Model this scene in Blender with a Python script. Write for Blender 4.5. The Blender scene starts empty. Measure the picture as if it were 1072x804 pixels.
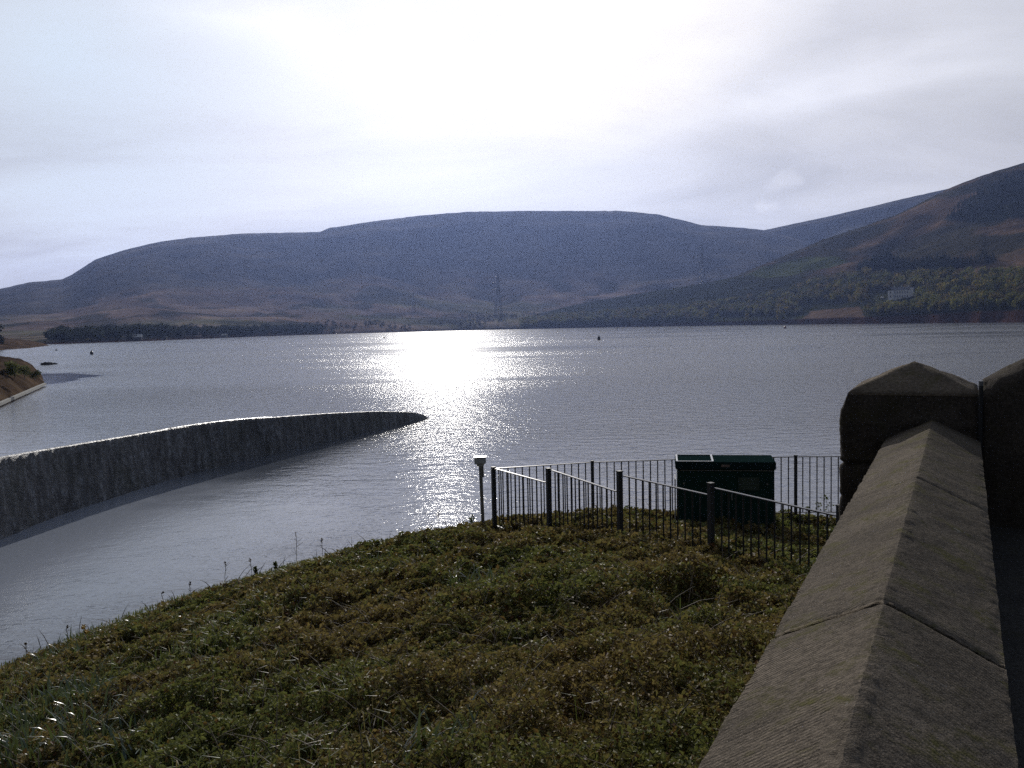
import bpy, bmesh, math, random
import numpy as np
from mathutils import Vector, Matrix, noise as mnoise

random.seed(7)
RNG = np.random.default_rng(11)
R = math.radians
scene = bpy.context.scene
COL = scene.collection

# ------------------------------------------------------------------ camera
W_PX, H_PX, F_PX = 1072.0, 804.0, 928.0
CAM = np.array([0.0, 0.0, 6.0])
PITCH, ROLL = math.atan(61.0 / F_PX), R(1.2)
fwd = np.array([0, math.cos(PITCH), -math.sin(PITCH)])
rt0 = np.array([1.0, 0, 0]); up0 = np.array([0, math.sin(PITCH), math.cos(PITCH)])
rt = rt0 * math.cos(ROLL) - up0 * math.sin(ROLL)
up = up0 * math.cos(ROLL) + rt0 * math.sin(ROLL)


def ray(px, py):
    d = fwd * F_PX + rt * (px - W_PX / 2) + up * (H_PX / 2 - py)
    return d / np.linalg.norm(d)


def at_z(px, py, z):
    d = ray(px, py)
    return CAM + d * ((z - CAM[2]) / d[2])


def at_y(px, py, y):
    d = ray(px, py)
    return CAM + d * ((y - CAM[1]) / d[1])


def to_px(p):
    q = np.asarray(p, float) - CAM
    zc = q @ fwd
    return np.stack([W_PX / 2 + F_PX * (q @ rt) / zc, H_PX / 2 - F_PX * (q @ up) / zc], -1)


cam_data = bpy.data.cameras.new("camera")
cam_data.sensor_width = 36.0
cam_data.lens = F_PX / W_PX * 36.0
cam_data.clip_start = 0.05
cam_data.clip_end = 20000
cam = bpy.data.objects.new("camera", cam_data)
COL.objects.link(cam)
M = Matrix.Identity(4)
for i in range(3):
    M[i][0], M[i][1], M[i][2], M[i][3] = rt[i], up[i], -fwd[i], CAM[i]
cam.matrix_world = M
scene.camera = cam


# ------------------------------------------------------------------ noise
def _hash(ix, iy, seed):
    n = (ix.astype(np.int64) * 374761393 + iy.astype(np.int64) * 668265263 + seed * 974711) & 0x7fffffff
    n = ((n ^ (n >> 13)) * 1274126177) & 0x7fffffff
    return ((n ^ (n >> 16)) & 0xffff) / 65535.0


def vnoise(x, y, seed=0):
    x = np.asarray(x, float); y = np.asarray(y, float)
    ix = np.floor(x).astype(np.int64); iy = np.floor(y).astype(np.int64)
    fx = x - ix; fy = y - iy
    fx = fx * fx * fx * (fx * (fx * 6 - 15) + 10); fy = fy * fy * fy * (fy * (fy * 6 - 15) + 10)
    a = _hash(ix, iy, seed); b = _hash(ix + 1, iy, seed); c = _hash(ix, iy + 1, seed); d = _hash(ix + 1, iy + 1, seed)
    return (a * (1 - fx) + b * fx) * (1 - fy) + (c * (1 - fx) + d * fx) * fy


def fbm(x, y, oct=4, seed=0, gain=0.5):
    s = 0.0; amp = 1.0; tot = 0.0
    x = np.asarray(x, float); y = np.asarray(y, float)
    for k in range(oct):
        s = s + amp * vnoise(x, y, seed + 17 * k); tot += amp
        amp *= gain
        x, y = 1.9 * x + 0.8 * y + 3.1, -0.8 * x + 1.9 * y + 7.7
    return s / tot - 0.5


def sstep(a, b, x):
    t = np.clip((np.asarray(x, float) - a) / (b - a), 0, 1)
    return t * t * (3 - 2 * t)


# ------------------------------------------------------------------ object helpers
def tag(o, label=None, cat=None, group=None, kind=None):
    if label: o["label"] = label
    if cat: o["category"] = cat
    if group: o["group"] = group
    if kind: o["kind"] = kind
    return o


def empty(name, loc, rz=0.0):
    o = bpy.data.objects.new(name, None)
    o.empty_display_size = 0.2
    o.location = Vector([float(v) for v in loc]); o.rotation_euler = (0, 0, rz)
    COL.objects.link(o)
    return o


def link_mesh(name, me, mats, parent=None):
    o = bpy.data.objects.new(name, me)
    for m in (mats if isinstance(mats, (list, tuple)) else [mats]):
        me.materials.append(m)
    COL.objects.link(o)
    if parent is not None: o.parent = parent
    return o


def np_mesh(name, verts, faces, mats, parent=None, smooth=False, col=None, facecol=None, uv=None):
    """verts (n,3); faces (m,k) int array"""
    me = bpy.data.meshes.new(name)
    verts = np.ascontiguousarray(verts, np.float32); faces = np.ascontiguousarray(faces, np.int32)
    m, k = faces.shape
    me.vertices.add(len(verts)); me.vertices.foreach_set("co", verts.ravel())
    me.loops.add(m * k); me.loops.foreach_set("vertex_index", faces.ravel())
    me.polygons.add(m); me.polygons.foreach_set("loop_start", np.arange(0, m * k, k, dtype=np.int32))
    me.polygons.foreach_set("use_smooth", np.full(m, bool(smooth)))
    me.update(calc_edges=True)
    if col is not None:
        a = me.color_attributes.new("tint", 'FLOAT_COLOR', 'POINT')
        a.data.foreach_set("color", np.c_[col, np.ones(len(col))].astype(np.float32).ravel())
    if facecol is not None:
        a = me.attributes.new("tint", 'FLOAT_COLOR', 'FACE')
        a.data.foreach_set("color", np.c_[facecol, np.ones(len(facecol))].astype(np.float32).ravel())
    if uv is not None:
        l = me.uv_layers.new(name="UVMap")
        l.data.foreach_set("uv", np.asarray(uv, np.float32)[faces.ravel()].ravel())
    return link_mesh(name, me, mats, parent)


class MB:
    """collects simple solids, builds ONE mesh object"""
    def __init__(self): self.v = []; self.f = []

    def add(self, vs, fs):
        o = len(self.v); self.v += [tuple(float(c) for c in v) for v in vs]
        self.f += [tuple(i + o for i in f) for f in fs]
        return self

    def box(self, c, s, rz=0.0, taper=1.0):
        cx, cy, cz = c; sx, sy, sz = [k / 2 for k in s]; ca, sa = math.cos(rz), math.sin(rz)
        vs = []
        for z, t in ((-sz, 1.0), (sz, taper)):
            for x, y in ((-sx, -sy), (sx, -sy), (sx, sy), (-sx, sy)):
                x *= t; y *= t
                vs.append((cx + x * ca - y * sa, cy + x * sa + y * ca, cz + z))
        return self.add(vs, [(3, 2, 1, 0), (4, 5, 6, 7), (0, 1, 5, 4), (1, 2, 6, 5), (2, 3, 7, 6), (3, 0, 4, 7)])

    def tube(self, p0, p1, r0, r1=None, n=8, caps=True):
        r1 = r0 if r1 is None else r1
        p0 = Vector(p0); p1 = Vector(p1); d = (p1 - p0).normalized()
        a = d.orthogonal().normalized(); b = d.cross(a)
        vs = []
        for p, r in ((p0, r0), (p1, r1)):
            for i in range(n):
                t = 2 * math.pi * i / n
                vs.append(p + a * (r * math.cos(t)) + b * (r * math.sin(t)))
        fs = [(i, (i + 1) % n, n + (i + 1) % n, n + i) for i in range(n)]
        if caps: fs += [tuple(range(n - 1, -1, -1)), tuple(range(n, 2 * n))]
        return self.add(vs, fs)

    def bar(self, p0, p1, w, h):
        """square bar, w across, h in the vertical sense"""
        p0 = Vector(p0); p1 = Vector(p1); d = (p1 - p0).normalized()
        s = d.cross(Vector((0, 0, 1)))
        s = Vector((1, 0, 0)) if s.length < 1e-4 else s.normalized()
        u = s.cross(d).normalized()
        vs = []
        for p in (p0, p1):
            for a, b in ((-1, -1), (1, -1), (1, 1), (-1, 1)):
                vs.append(p + s * (a * w / 2) + u * (b * h / 2))
        return self.add(vs, [(0, 1, 2, 3), (7, 6, 5, 4), (1, 0, 4, 5), (2, 1, 5, 6), (3, 2, 6, 7), (0, 3, 7, 4)])

    def prism(self, poly, axis_from, axis_to):
        """poly = list of 3D points (planar), extruded by vector"""
        d = Vector(axis_to) - Vector(axis_from); n = len(poly)
        vs = [Vector(p) for p in poly] + [Vector(p) + d for p in poly]
        fs = [tuple(range(n - 1, -1, -1)), tuple(range(n, 2 * n))]
        fs += [(i, (i + 1) % n, n + (i + 1) % n, n + i) for i in range(n)]
        return self.add(vs, fs)

    def build(self, name, mat, parent=None, smooth=False, bevel=0.0, fix=True):
        me = bpy.data.meshes.new(name)
        me.from_pydata(self.v, [], self.f)
        bm = bmesh.new(); bm.from_mesh(me)
        if fix: bmesh.ops.recalc_face_normals(bm, faces=bm.faces)
        if bevel > 0:
            bmesh.ops.bevel(bm, geom=list(bm.edges), offset=bevel, segments=2, affect='EDGES', clamp_overlap=True)
        for f in bm.faces: f.smooth = smooth
        bm.to_mesh(me); bm.free()
        return link_mesh(name, me, mat, parent)


def copy_tree(o, parent=None):
    c = o.copy(); COL.objects.link(c)
    if parent is not None:
        c.parent = parent
    for ch in list(o.children): copy_tree(ch, c)
    return c


# ------------------------------------------------------------------ materials
class NT:
    def __init__(self, name):
        self.m = bpy.data.materials.new(name); self.m.use_nodes = True
        self.t = self.m.node_tree; self.n = self.t.nodes; self.l = self.t.links
        self.p = self.n["Principled BSDF"]; self.out = self.n["Material Output"]

    def node(self, typ, **kw):
        n = self.n.new(typ)
        for k, v in kw.items():
            if k in n.inputs: self.set(n.inputs[k], v)
            else: setattr(n, k, v)
        return n

    def set(self, sock, v):
        if isinstance(v, bpy.types.NodeSocket): self.l.new(v, sock)
        else: sock.default_value = v

    def coord(self, kind='Object', scale=None):
        o = self.node('ShaderNodeTexCoord').outputs[kind]
        if scale is not None:
            mp = self.node('ShaderNodeMapping'); self.l.new(o, mp.inputs['Vector'])
            mp.inputs['Scale'].default_value = scale; o = mp.outputs[0]
        return o

    def noise(self, vec, scale, detail=4, rough=0.55, dist=0.0):
        n = self.node('ShaderNodeTexNoise'); self.l.new(vec, n.inputs['Vector'])
        n.inputs['Scale'].default_value = scale; n.inputs['Detail'].default_value = detail
        n.inputs['Roughness'].default_value = rough; n.inputs['Distortion'].default_value = dist
        return n.outputs['Fac']

    def ramp(self, fac, stops):
        r = self.node('ShaderNodeValToRGB'); self.l.new(fac, r.inputs[0])
        e = r.color_ramp.elements
        while len(e) < len(stops): e.new(0.5)
        for el, (p, c) in zip(e, stops):
            el.position = p; el.color = (c, c, c, 1) if isinstance(c, (int, float)) else (*c, 1)
        return r.outputs[0]

    def mix(self, fac, a, b, mode='MIX'):
        m = self.node('ShaderNodeMix', data_type='RGBA', blend_type=mode)
        self.set(m.inputs[0], fac)
        for s, v in ((m.inputs[6], a), (m.inputs[7], b)):
            self.set(s, v if isinstance(v, bpy.types.NodeSocket) else (*v, 1))
        return m.outputs[2]

    def math(self, op, a, b=0.0, clamp=False):
        m = self.node('ShaderNodeMath', operation=op); m.use_clamp = clamp
        self.set(m.inputs[0], a); self.set(m.inputs[1], b)
        return m.outputs[0]

    def bump(self, height, strength=0.5, dist=0.02, normal=None):
        b = self.node('ShaderNodeBump'); self.set(b.inputs['Strength'], strength); self.set(b.inputs['Distance'], dist)
        self.l.new(height, b.inputs['Height'])
        if normal is not None: self.l.new(normal, b.inputs['Normal'])
        self.l.new(b.outputs[0], self.p.inputs['Normal'])
        return b.outputs[0]

    def base(self, c): self.set(self.p.inputs['Base Color'], c if isinstance(c, bpy.types.NodeSocket) else (*c, 1))
    def rough(self, v): self.set(self.p.inputs['Roughness'], v)


def simple(name, c, rough=0.6, metal=0.0, var=0.25, scale=8.0, bump=0.0):
    t = NT(name); v = t.coord()
    n = t.noise(v, scale, 5)
    t.base(t.mix(t.ramp(n, [(0.3, 0.0), (0.7, 1.0)]), tuple(x * (1 - var) for x in c), tuple(min(1, x * (1 + var)) for x in c)))
    t.rough(t.math('ADD', t.math('MULTIPLY', n, 0.2), rough - 0.1)); t.p.inputs['Metallic'].default_value = metal
    if bump: t.bump(n, bump, 0.01)
    return t.m


def stone_mat(name, c0, c1, lichen=0.4, tool=0.0, k=1.0):
    t = NT(name); v = t.coord()
    n1 = t.noise(v, 2.2, 6, 0.62); n2 = t.noise(v, 45.0, 5, 0.65); n3 = t.noise(v, 6.0, 5, 0.6, 0.4); n4 = t.noise(v, 220.0, 2, 0.6)
    c = t.mix(t.ramp(n1, [(0.32, 0.0), (0.68, 1.0)]), c0, c1)
    c = t.mix(t.math('MULTIPLY', t.ramp(n2, [(0.42, 0.0), (0.60, 1.0)]), 0.6), c, tuple(x * 0.40 for x in c0))
    c = t.mix(t.math('MULTIPLY', t.ramp(n4, [(0.50, 0.0), (0.66, 1.0)]), 0.35), c, tuple(min(1, x * 2.1) for x in c1))
    li = t.math('MULTIPLY', t.ramp(n3, [(0.52, 0.0), (0.66, 1.0)]), t.math('MULTIPLY', t.ramp(n2, [(0.4, 0.1), (0.6, 1.0)]), lichen))
    c = t.mix(li, c, (0.085, 0.078, 0.028))
    pale = t.noise(t.coord('Object', (1, 1, 1)), 7.0, 3, 0.7, 1.5)
    c = t.mix(t.math('MULTIPLY', t.ramp(pale, [(0.70, 0.0), (0.74, 1.0)]), 0.35), c, (0.34, 0.33, 0.31))
    t.base(c); t.rough(0.95); t.p.inputs['Specular IOR Level'].default_value = 0.04
    h = t.math('ADD', t.math('MULTIPLY', n2, 0.8), t.math('MULTIPLY', n4, 0.35))
    if tool > 0:
        w = t.node('ShaderNodeTexWave'); w.wave_type = 'BANDS'; w.bands_direction = 'X'
        t.l.new(t.node('ShaderNodeUVMap').outputs[0], w.inputs['Vector'])
        w.inputs['Scale'].default_value = 17.0; w.inputs['Distortion'].default_value = 1.6
        w.inputs['Detail'].default_value = 3; w.inputs['Detail Scale'].default_value = 1.6
        fade = t.ramp(t.noise(v, 1.6, 2), [(0.38, 0.25), (0.6, 1.0)])
        su = t.node('ShaderNodeSeparateXYZ'); t.l.new(t.node('ShaderNodeUVMap').outputs[0], su.inputs[0])
        fade = t.math('MULTIPLY', fade, t.ramp(t.math('ABSOLUTE', su.outputs[1]), [(0.06, 0.0), (0.22, 1.0)]))
        h = t.math('ADD', h, t.math('MULTIPLY', t.math('MULTIPLY', w.outputs['Fac'], fade), tool))
    t.bump(h, 0.9, 0.012 * k)
    return t.m


M_coping = stone_mat("coping_gritstone", (0.066, 0.055, 0.043), (0.155, 0.128, 0.098), 1.1, 0.30)
M_pier = stone_mat("pier_gritstone", (0.085, 0.070, 0.055), (0.165, 0.134, 0.100), 0.6)
M_wallbody = stone_mat("wall_gritstone", (0.05, 0.043, 0.038), (0.10, 0.085, 0.07), 0.4, 0, 2.0)
M_mortar = simple("mortar", (0.09, 0.085, 0.078), 0.95, 0, 0.3, 30, 0.4)
M_blackmetal = simple("black_painted_metal", (0.010, 0.010, 0.011), 0.6, 0.0, 0.3, 25)
M_rail = simple("worn_black_rail", (0.03, 0.03, 0.031), 0.34, 0.0, 0.3, 25)
M_grey = simple("grey_metal", (0.16, 0.165, 0.17), 0.45, 0.4, 0.2, 20)
M_green = simple("green_painted_steel", (0.007, 0.030, 0.023), 0.6, 0.0, 0.25, 6)
M_pale = simple("pale_metal", (0.55, 0.56, 0.56), 0.35, 0.0, 0.1, 20)
M_label = simple("faded_label", (0.16, 0.11, 0.09), 0.6, 0, 0.3, 60)
M_lid = simple('green_lid', (0.010, 0.022, 0.021), 0.8, 0, 0.2, 9)
M_lid.node_tree.nodes['Principled BSDF'].inputs['Specular IOR Level'].default_value = 0.0
M_green.node_tree.nodes['Principled BSDF'].inputs['Specular IOR Level'].default_value = 0.12
M_notice = simple("dark_notice", (0.02, 0.035, 0.026), 0.5, 0, 0.4, 40)
M_noticeline = simple("notice_rows", (0.05, 0.075, 0.05), 0.6, 0, 0.3, 60)
M_dryleaf = simple("dry_stem", (0.10, 0.075, 0.045), 0.8, 0, 0.3, 30)
M_white = simple("white_render", (0.82, 0.81, 0.80), 0.8, 0, 0.08, 2)
M_slate = simple("slate", (0.10, 0.10, 0.11), 0.6, 0, 0.2, 3)
M_glass = simple("dark_window", (0.02, 0.022, 0.026), 0.15, 0, 0.1, 1)
M_pylon = simple("galvanised_steel", (0.10, 0.105, 0.11), 0.6, 0.3, 0.1, 1)
M_buoy = simple("dark_buoy", (0.03, 0.022, 0.02), 0.5, 0, 0.2, 3)
M_buoyred = simple("faded_red_buoy", (0.16, 0.035, 0.025), 0.5, 0, 0.2, 3)
M_hut = simple("weathered_boards", (0.12, 0.10, 0.085), 0.85, 0, 0.25, 3)
M_paleroof = simple("pale_roof", (0.36, 0.35, 0.33), 0.5, 0, 0.1, 2)
M_bark = simple("bark", (0.045, 0.036, 0.028), 0.9, 0, 0.3, 2)
M_tyre = simple("tyre", (0.015, 0.015, 0.015), 0.8, 0, 0.2, 5)
M_carwhite = simple("white_car_paint", (0.75, 0.75, 0.74), 0.25, 0, 0.03, 2)
M_petal = simple("yellow_petal", (0.70, 0.42, 0.03), 0.6, 0, 0.2, 40)
M_paving = stone_mat("paving", (0.05, 0.046, 0.042), (0.085, 0.078, 0.07), 0.2)


def leaf_mat(name, rough=0.45, trans=0.3, spec=0.5, tcol=None):
    t = NT(name)
    a = t.node('ShaderNodeAttribute'); a.attribute_name = "tint"
    t.l.new(a.outputs['Color'], t.p.inputs['Base Color']); t.rough(rough)
    t.p.inputs['Specular IOR Level'].default_value = spec
    tr = t.node('ShaderNodeBsdfTranslucent')
    t.l.new(t.mix(0.5, a.outputs['Color'], (0.09, 0.10, 0.02)) if tcol is None else a.outputs['Color'], tr.inputs['Color'])
    mx = t.node('ShaderNodeMixShader'); mx.inputs[0].default_value = trans
    t.l.new(t.p.outputs[0], mx.inputs[1]); t.l.new(tr.outputs[0], mx.inputs[2])
    t.l.new(mx.outputs[0], t.out.inputs['Surface'])
    return t.m


M_leaf = leaf_mat("shrub_leaf", 0.62, 0.40, 0.16)
M_blade = leaf_mat("daffodil_blade", 0.26, 0.3, 0.8)
M_grass = leaf_mat("grass_blade", 0.5, 0.4, 0.25)
M_crown = leaf_mat("tree_leaf", 0.8, 0.35, 0.0, 1)


def hill_mat(name, s, dark=1.0):
    t = NT(name); v = t.coord()
    a = t.node('ShaderNodeAttribute'); a.attribute_name = "tint"
    n1 = t.noise(v, 0.010 * s, 8, 0.68); n2 = t.noise(v, 0.05 * s, 6, 0.7)
    f = t.math('ADD', t.math('MULTIPLY', n1, 0.6), t.math('MULTIPLY', n2, 0.4))
    c = t.mix(1.0, a.outputs['Color'], t.ramp(f, [(0.36, (0.45 * dark, 0.45 * dark, 0.47 * dark)), (0.52, (dark, dark, dark)), (0.66, (1.7 * dark, 1.6 * dark, 1.45 * dark))]), 'MULTIPLY')
    t.base(c); t.rough(0.95); t.p.inputs['Specular IOR Level'].default_value = 0.0
    t.bump(f, 0.3, 14.0 / s)
    return t.m


M_hill = hill_mat("moorland", 1.0, 1.15)
M_hillnear = hill_mat("bracken_slope", 1.6, 0.72)
M_earthbank = hill_mat("dead_grass_bank", 12.0, 1.0)


# ------------------------------------------------------------------ sun and sky
SUN_PX = (452, -12)
sd = ray(*SUN_PX)
SUN_EL = math.asin(sd[2]); SUN_AZ = math.atan2(sd[0], sd[1])
sun_data = bpy.data.lights.new("sun", 'SUN')
sun_data.energy = 2.3; sun_data.angle = R(0.6); sun_data.color = (1.0, 0.955, 0.89)
sun = bpy.data.objects.new("sun", sun_data); COL.objects.link(sun)
sun.rotation_euler = Vector(-sd).to_track_quat('-Z', 'Y').to_euler()
sun.location = (0, 0, 60)

world = bpy.data.worlds.new("World"); scene.world = world; world.use_nodes = True
wt = world.node_tree; wn = wt.nodes; wl = wt.links
bg = wn["Background"]; bg.inputs['Strength'].default_value = 0.1
sky = wn.new('ShaderNodeTexSky'); sky.sky_type = 'NISHITA'; sky.sun_disc = False
sky.sun_elevation = SUN_EL; sky.sun_rotation = SUN_AZ; sky.altitude = 200; sky.dust_density = 2.0; sky.air_density = 1.0


def wmath(op, a, b=0.0, clamp=False):
    m = wn.new('ShaderNodeMath'); m.operation = op; m.use_clamp = clamp
    for s, v in ((m.inputs[0], a), (m.inputs[1], b)):
        if isinstance(v, bpy.types.NodeSocket): wl.new(v, s)
        else: s.default_value = v
    return m.outputs[0]


def wmix(f, a, b, mode='MIX'):
    m = wn.new('ShaderNodeMix'); m.data_type = 'RGBA'; m.blend_type = mode; m.clamp_result = False
    for s, v in ((m.inputs[0], f), (m.inputs[6], a), (m.inputs[7], b)):
        if isinstance(v, bpy.types.NodeSocket): wl.new(v, s)
        else: s.default_value = (*v, 1) if isinstance(v, tuple) else v
    return m.outputs[2]


tc = wn.new('ShaderNodeTexCoord')
nrm = wn.new('ShaderNodeVectorMath'); nrm.operation = 'NORMALIZE'; wl.new(tc.outputs['Generated'], nrm.inputs[0])
dt = wn.new('ShaderNodeVectorMath'); dt.operation = 'DOT_PRODUCT'; wl.new(nrm.outputs[0], dt.inputs[0]); dt.inputs[1].default_value = [float(x) for x in sd]
cosg = wmath('MAXIMUM', dt.outputs['Value'], 0.0)
sx = wn.new('ShaderNodeSeparateXYZ'); wl.new(nrm.outputs[0], sx.inputs[0])
zz = wmath('ADD', wmath('MAXIMUM', sx.outputs[2], 0.0), 0.16)
cv = wn.new('ShaderNodeCombineXYZ')
wl.new(wmath('DIVIDE', sx.outputs[0], zz), cv.inputs[0]); wl.new(wmath('DIVIDE', sx.outputs[1], zz), cv.inputs[1])


def wnoise(scale, detail, rough, dist=0.0, stretch=None, loc=(0, 0, 0)):
    mp = wn.new('ShaderNodeMapping'); wl.new(cv.outputs[0], mp.inputs[0])
    mp.inputs['Location'].default_value = loc
    if stretch: mp.inputs['Scale'].default_value = stretch[:3]; mp.inputs['Rotation'].default_value = (0, 0, stretch[3])
    n = wn.new('ShaderNodeTexNoise'); wl.new(mp.outputs[0], n.inputs['Vector'])
    n.inputs['Scale'].default_value = scale; n.inputs['Detail'].default_value = detail
    n.inputs['Roughness'].default_value = rough; n.inputs['Distortion'].default_value = dist
    return n.outputs['Fac']


def wramp(f, stops):
    r = wn.new('ShaderNodeValToRGB'); wl.new(f, r.inputs[0]); e = r.color_ramp.elements
    while len(e) < len(stops): e.new(0.5)
    for el, (p, c) in zip(e, stops): el.position = p; el.color = (c, c, c, 1)
    return r.outputs[0]


CLOUD_LOC = (0.6, 0.0, 0.0)
cl = wnoise(0.5, 6, 0.5, 0.3, (1.0, 0.6, 1.0, R(35)))
hi_sky = wmath('MULTIPLY', wmath('SUBTRACT', sx.outputs[2], 0.17), 6.0, True)
cover = wmath('SUBTRACT', 1.0, wmath('MULTIPLY', wramp(cl, [(0.38, 1.0), (0.54, 0.06)]), wmath('MULTIPLY', hi_sky, wmath('SUBTRACT', 1.0, wmath('POWER', cosg, 10.0)))))
cl2 = wnoise(0.75, 8, 0.58, 0.7, (0.75, 1.4, 1.0, R(-28)), CLOUD_LOC)
lum = wmath('ADD', wmath('MULTIPLY', wramp(cl2, [(0.32, 0.0), (0.68, 1.0)]), 1.9), 3.85)


def puff(px, py, size, seed):
    """a small bright cumulus scrap far away in the direction of one point of the sky"""
    d = ray(px, py); a = wn.new('ShaderNodeVectorMath'); a.operation = 'DISTANCE'
    mp = wn.new('ShaderNodeMapping'); mp.inputs['Scale'].default_value = (1, 1, 1.9); wl.new(nrm.outputs[0], mp.inputs[0])
    wl.new(mp.outputs[0], a.inputs[0]); a.inputs[1].default_value = (float(d[0]), float(d[1]), float(d[2]) * 1.9)
    n = wn.new('ShaderNodeTexNoise'); wl.new(nrm.outputs[0], n.inputs['Vector']); n.inputs['Scale'].default_value = 55.0; n.inputs['Detail'].default_value = 4
    f = wmath('SUBTRACT', 1.0, wmath('DIVIDE', a.outputs['Value'], size))
    return wmath('MULTIPLY', wmath('ADD', f, wmath('MULTIPLY', wmath('SUBTRACT', n.outputs['Fac'], 0.5), 2.2)), 1.6, True)


pf = wmath('MAXIMUM', puff(824, 189, 0.022, 0), puff(800, 216, 0.014, 1))
pf = wmath('MULTIPLY', pf, 0.6)
lum = wmath('ADD', lum, pf)


def streak(p0, p1, width, gain, scale):
    """a long wisp of cirrus lying along the great circle between two points of the sky"""
    a, b = ray(*p0), ray(*p1); n_ = np.cross(a, b); n_ /= np.linalg.norm(n_); mid = a + b; mid /= np.linalg.norm(mid)
    def dot(v_):
        k = wn.new('ShaderNodeVectorMath'); k.operation = 'DOT_PRODUCT'; wl.new(nrm.outputs[0], k.inputs[0]); k.inputs[1].default_value = [float(q) for q in v_]
        return k.outputs['Value']
    tn = wn.new('ShaderNodeTexNoise'); wl.new(nrm.outputs[0], tn.inputs['Vector']); tn.inputs['Scale'].default_value = scale; tn.inputs['Detail'].default_value = 5
    wob = wmath('MULTIPLY', wmath('SUBTRACT', tn.outputs['Fac'], 0.5), width * 2.2)
    across = wmath('SUBTRACT', 1.0, wmath('DIVIDE', wmath('ABSOLUTE', wmath('ADD', dot(n_), wob)), width), True)
    half = float(mid @ a)
    along = wmath('DIVIDE', wmath('SUBTRACT', dot(mid), 2 * half - 1.0), 2 - 2 * half, True)
    return wmath('MULTIPLY', wmath('MULTIPLY', wmath('POWER', across, 1.5), along), gain)


for st_ in (streak((660, 150), (1060, 20), 0.035, 0.9, 5.0), streak((790, 120), (1080, 60), 0.022, 0.6, 7.0), streak((150, 10), (330, 40), 0.05, 1.3, 6.0), streak((640, 40), (800, 60), 0.02, 0.5, 8.0)):
    lum = wmath('ADD', lum, st_)
# thin cloud lets the hidden sun glow through: forward scattering falls off with the angle from the sun
glow = wmath('ADD', wmath('MULTIPLY', wmath('POWER', cosg, 45.0), 1.3), wmath('MULTIPLY', wmath('POWER', cosg, 18.0), 1.4))
back = wmath('ADD', wmath('MULTIPLY', cosg, 0.85), 0.15)
cc = wn.new('ShaderNodeCombineColor')
tot = wmath('ADD', wmath('MULTIPLY', lum, back), glow)
wl.new(wmath('MULTIPLY', tot, 0.975), cc.inputs[0]); wl.new(wmath('MULTIPLY', tot, 0.98), cc.inputs[1]); wl.new(wmath('MULTIPLY', tot, 1.05), cc.inputs[2])
thin = wn.new('ShaderNodeVectorMath'); thin.operation = 'DISTANCE'; wl.new(nrm.outputs[0], thin.inputs[0])
thin.inputs[1].default_value = [float(q) for q in ray(60, 55)]
tf = wmath('ADD', wmath('SUBTRACT', 1.0, wmath('DIVIDE', thin.outputs['Value'], 0.22)), wmath('MULTIPLY', wmath('SUBTRACT', cl2, 0.5), 1.5), True)
thin_cloud = wmix(wmath('MULTIPLY', tf, 0.75), cc.outputs[0], (4.7, 5.5, 6.3))     # blue sky showing through the thinnest cloud
wl.new(wmix(cover, sky.outputs[0], thin_cloud), bg.inputs['Color'])

scene.view_settings.view_transform = 'Standard'
scene.view_settings.look = 'None'
scene.view_settings.exposure = 0.5
scene.view_settings.gamma = 1.0
scene.view_settings.use_curve_mapping = False
scene.cycles.max_bounces = 6
scene.cycles.volume_bounces = 0
scene.cycles.sample_clamp_indirect = 2.5
scene.cycles.sample_clamp_direct = 16.0
scene.cycles.use_denoising = False

# ------------------------------------------------------------------ water
t = NT("lake_water"); v = t.coord()
t.p.inputs['IOR'].default_value = 1.42
big = t.noise(t.coord('Object', (0.010, 0.024, 1)), 1.0, 5, 0.6, 0.8)
wind = t.ramp(big, [(0.38, 0.32), (0.60, 1.0)])
sep = t.node('ShaderNodeSeparateXYZ'); t.l.new(v, sep.inputs[0])


def calm(cx, cy, rx, ry, rot, lo):
    """sheltered water: an ellipse in metres where the wind does not reach"""
    dx = t.math('SUBTRACT', sep.outputs[0], cx); dy = t.math('SUBTRACT', sep.outputs[1], cy)
    wob = t.math('MULTIPLY', t.math('SUBTRACT', t.noise(v, 0.12, 4, 0.6), 0.5), 0.9)
    a = t.math('DIVIDE', t.math('ADD', t.math('MULTIPLY', dx, math.cos(rot)), t.math('MULTIPLY', dy, math.sin(rot))), rx)
    b = t.math('DIVIDE', t.math('ADD', t.math('MULTIPLY', dx, -math.sin(rot)), t.math('MULTIPLY', dy, math.cos(rot))), ry)
    d = t.math('ADD', t.math('ADD', t.math('MULTIPLY', a, a), t.math('MULTIPLY', b, b)), wob)
    r = t.ramp(d, [(0.55, lo), (0.95, 1.0)])
    return r


lee = calm(-24.0, 22.0, 21.0, 15.0, R(35), 0.0)
bay = calm(-68.0, 118.0, 13.0, 30.0, R(12), 0.03)
near_pool = t.math('SUBTRACT', 1.0, lee)                      # rougher pool below the weir; sky reflection painted in as paler base colour
t.base(t.mix(near_pool, (0.082, 0.091, 0.108), (0.22, 0.24, 0.28)))
amp = t.math('MULTIPLY', t.math('MULTIPLY', wind, t.math('ADD', t.math('MULTIPLY', lee, 0.5), 0.5)), bay)
fetch = t.node('ShaderNodeMapRange'); t.l.new(sep.outputs[1], fetch.inputs[0])
for k_, v_ in ((1, 28.0), (2, 110.0), (3, 0.5), (4, 1.5)): fetch.inputs[k_].default_value = v_
amp = t.math('MULTIPLY', amp, fetch.outputs[0])
h1 = t.noise(t.coord('Object', (1.0, 1.5, 1)), 0.9, 3, 0.55, 0.3)
h2 = t.noise(t.coord('Object', (1.0, 1.35, 1)), 4.2, 3, 0.6, 0.2)
h3 = t.noise(v, 11.0, 2, 0.5)
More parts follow.
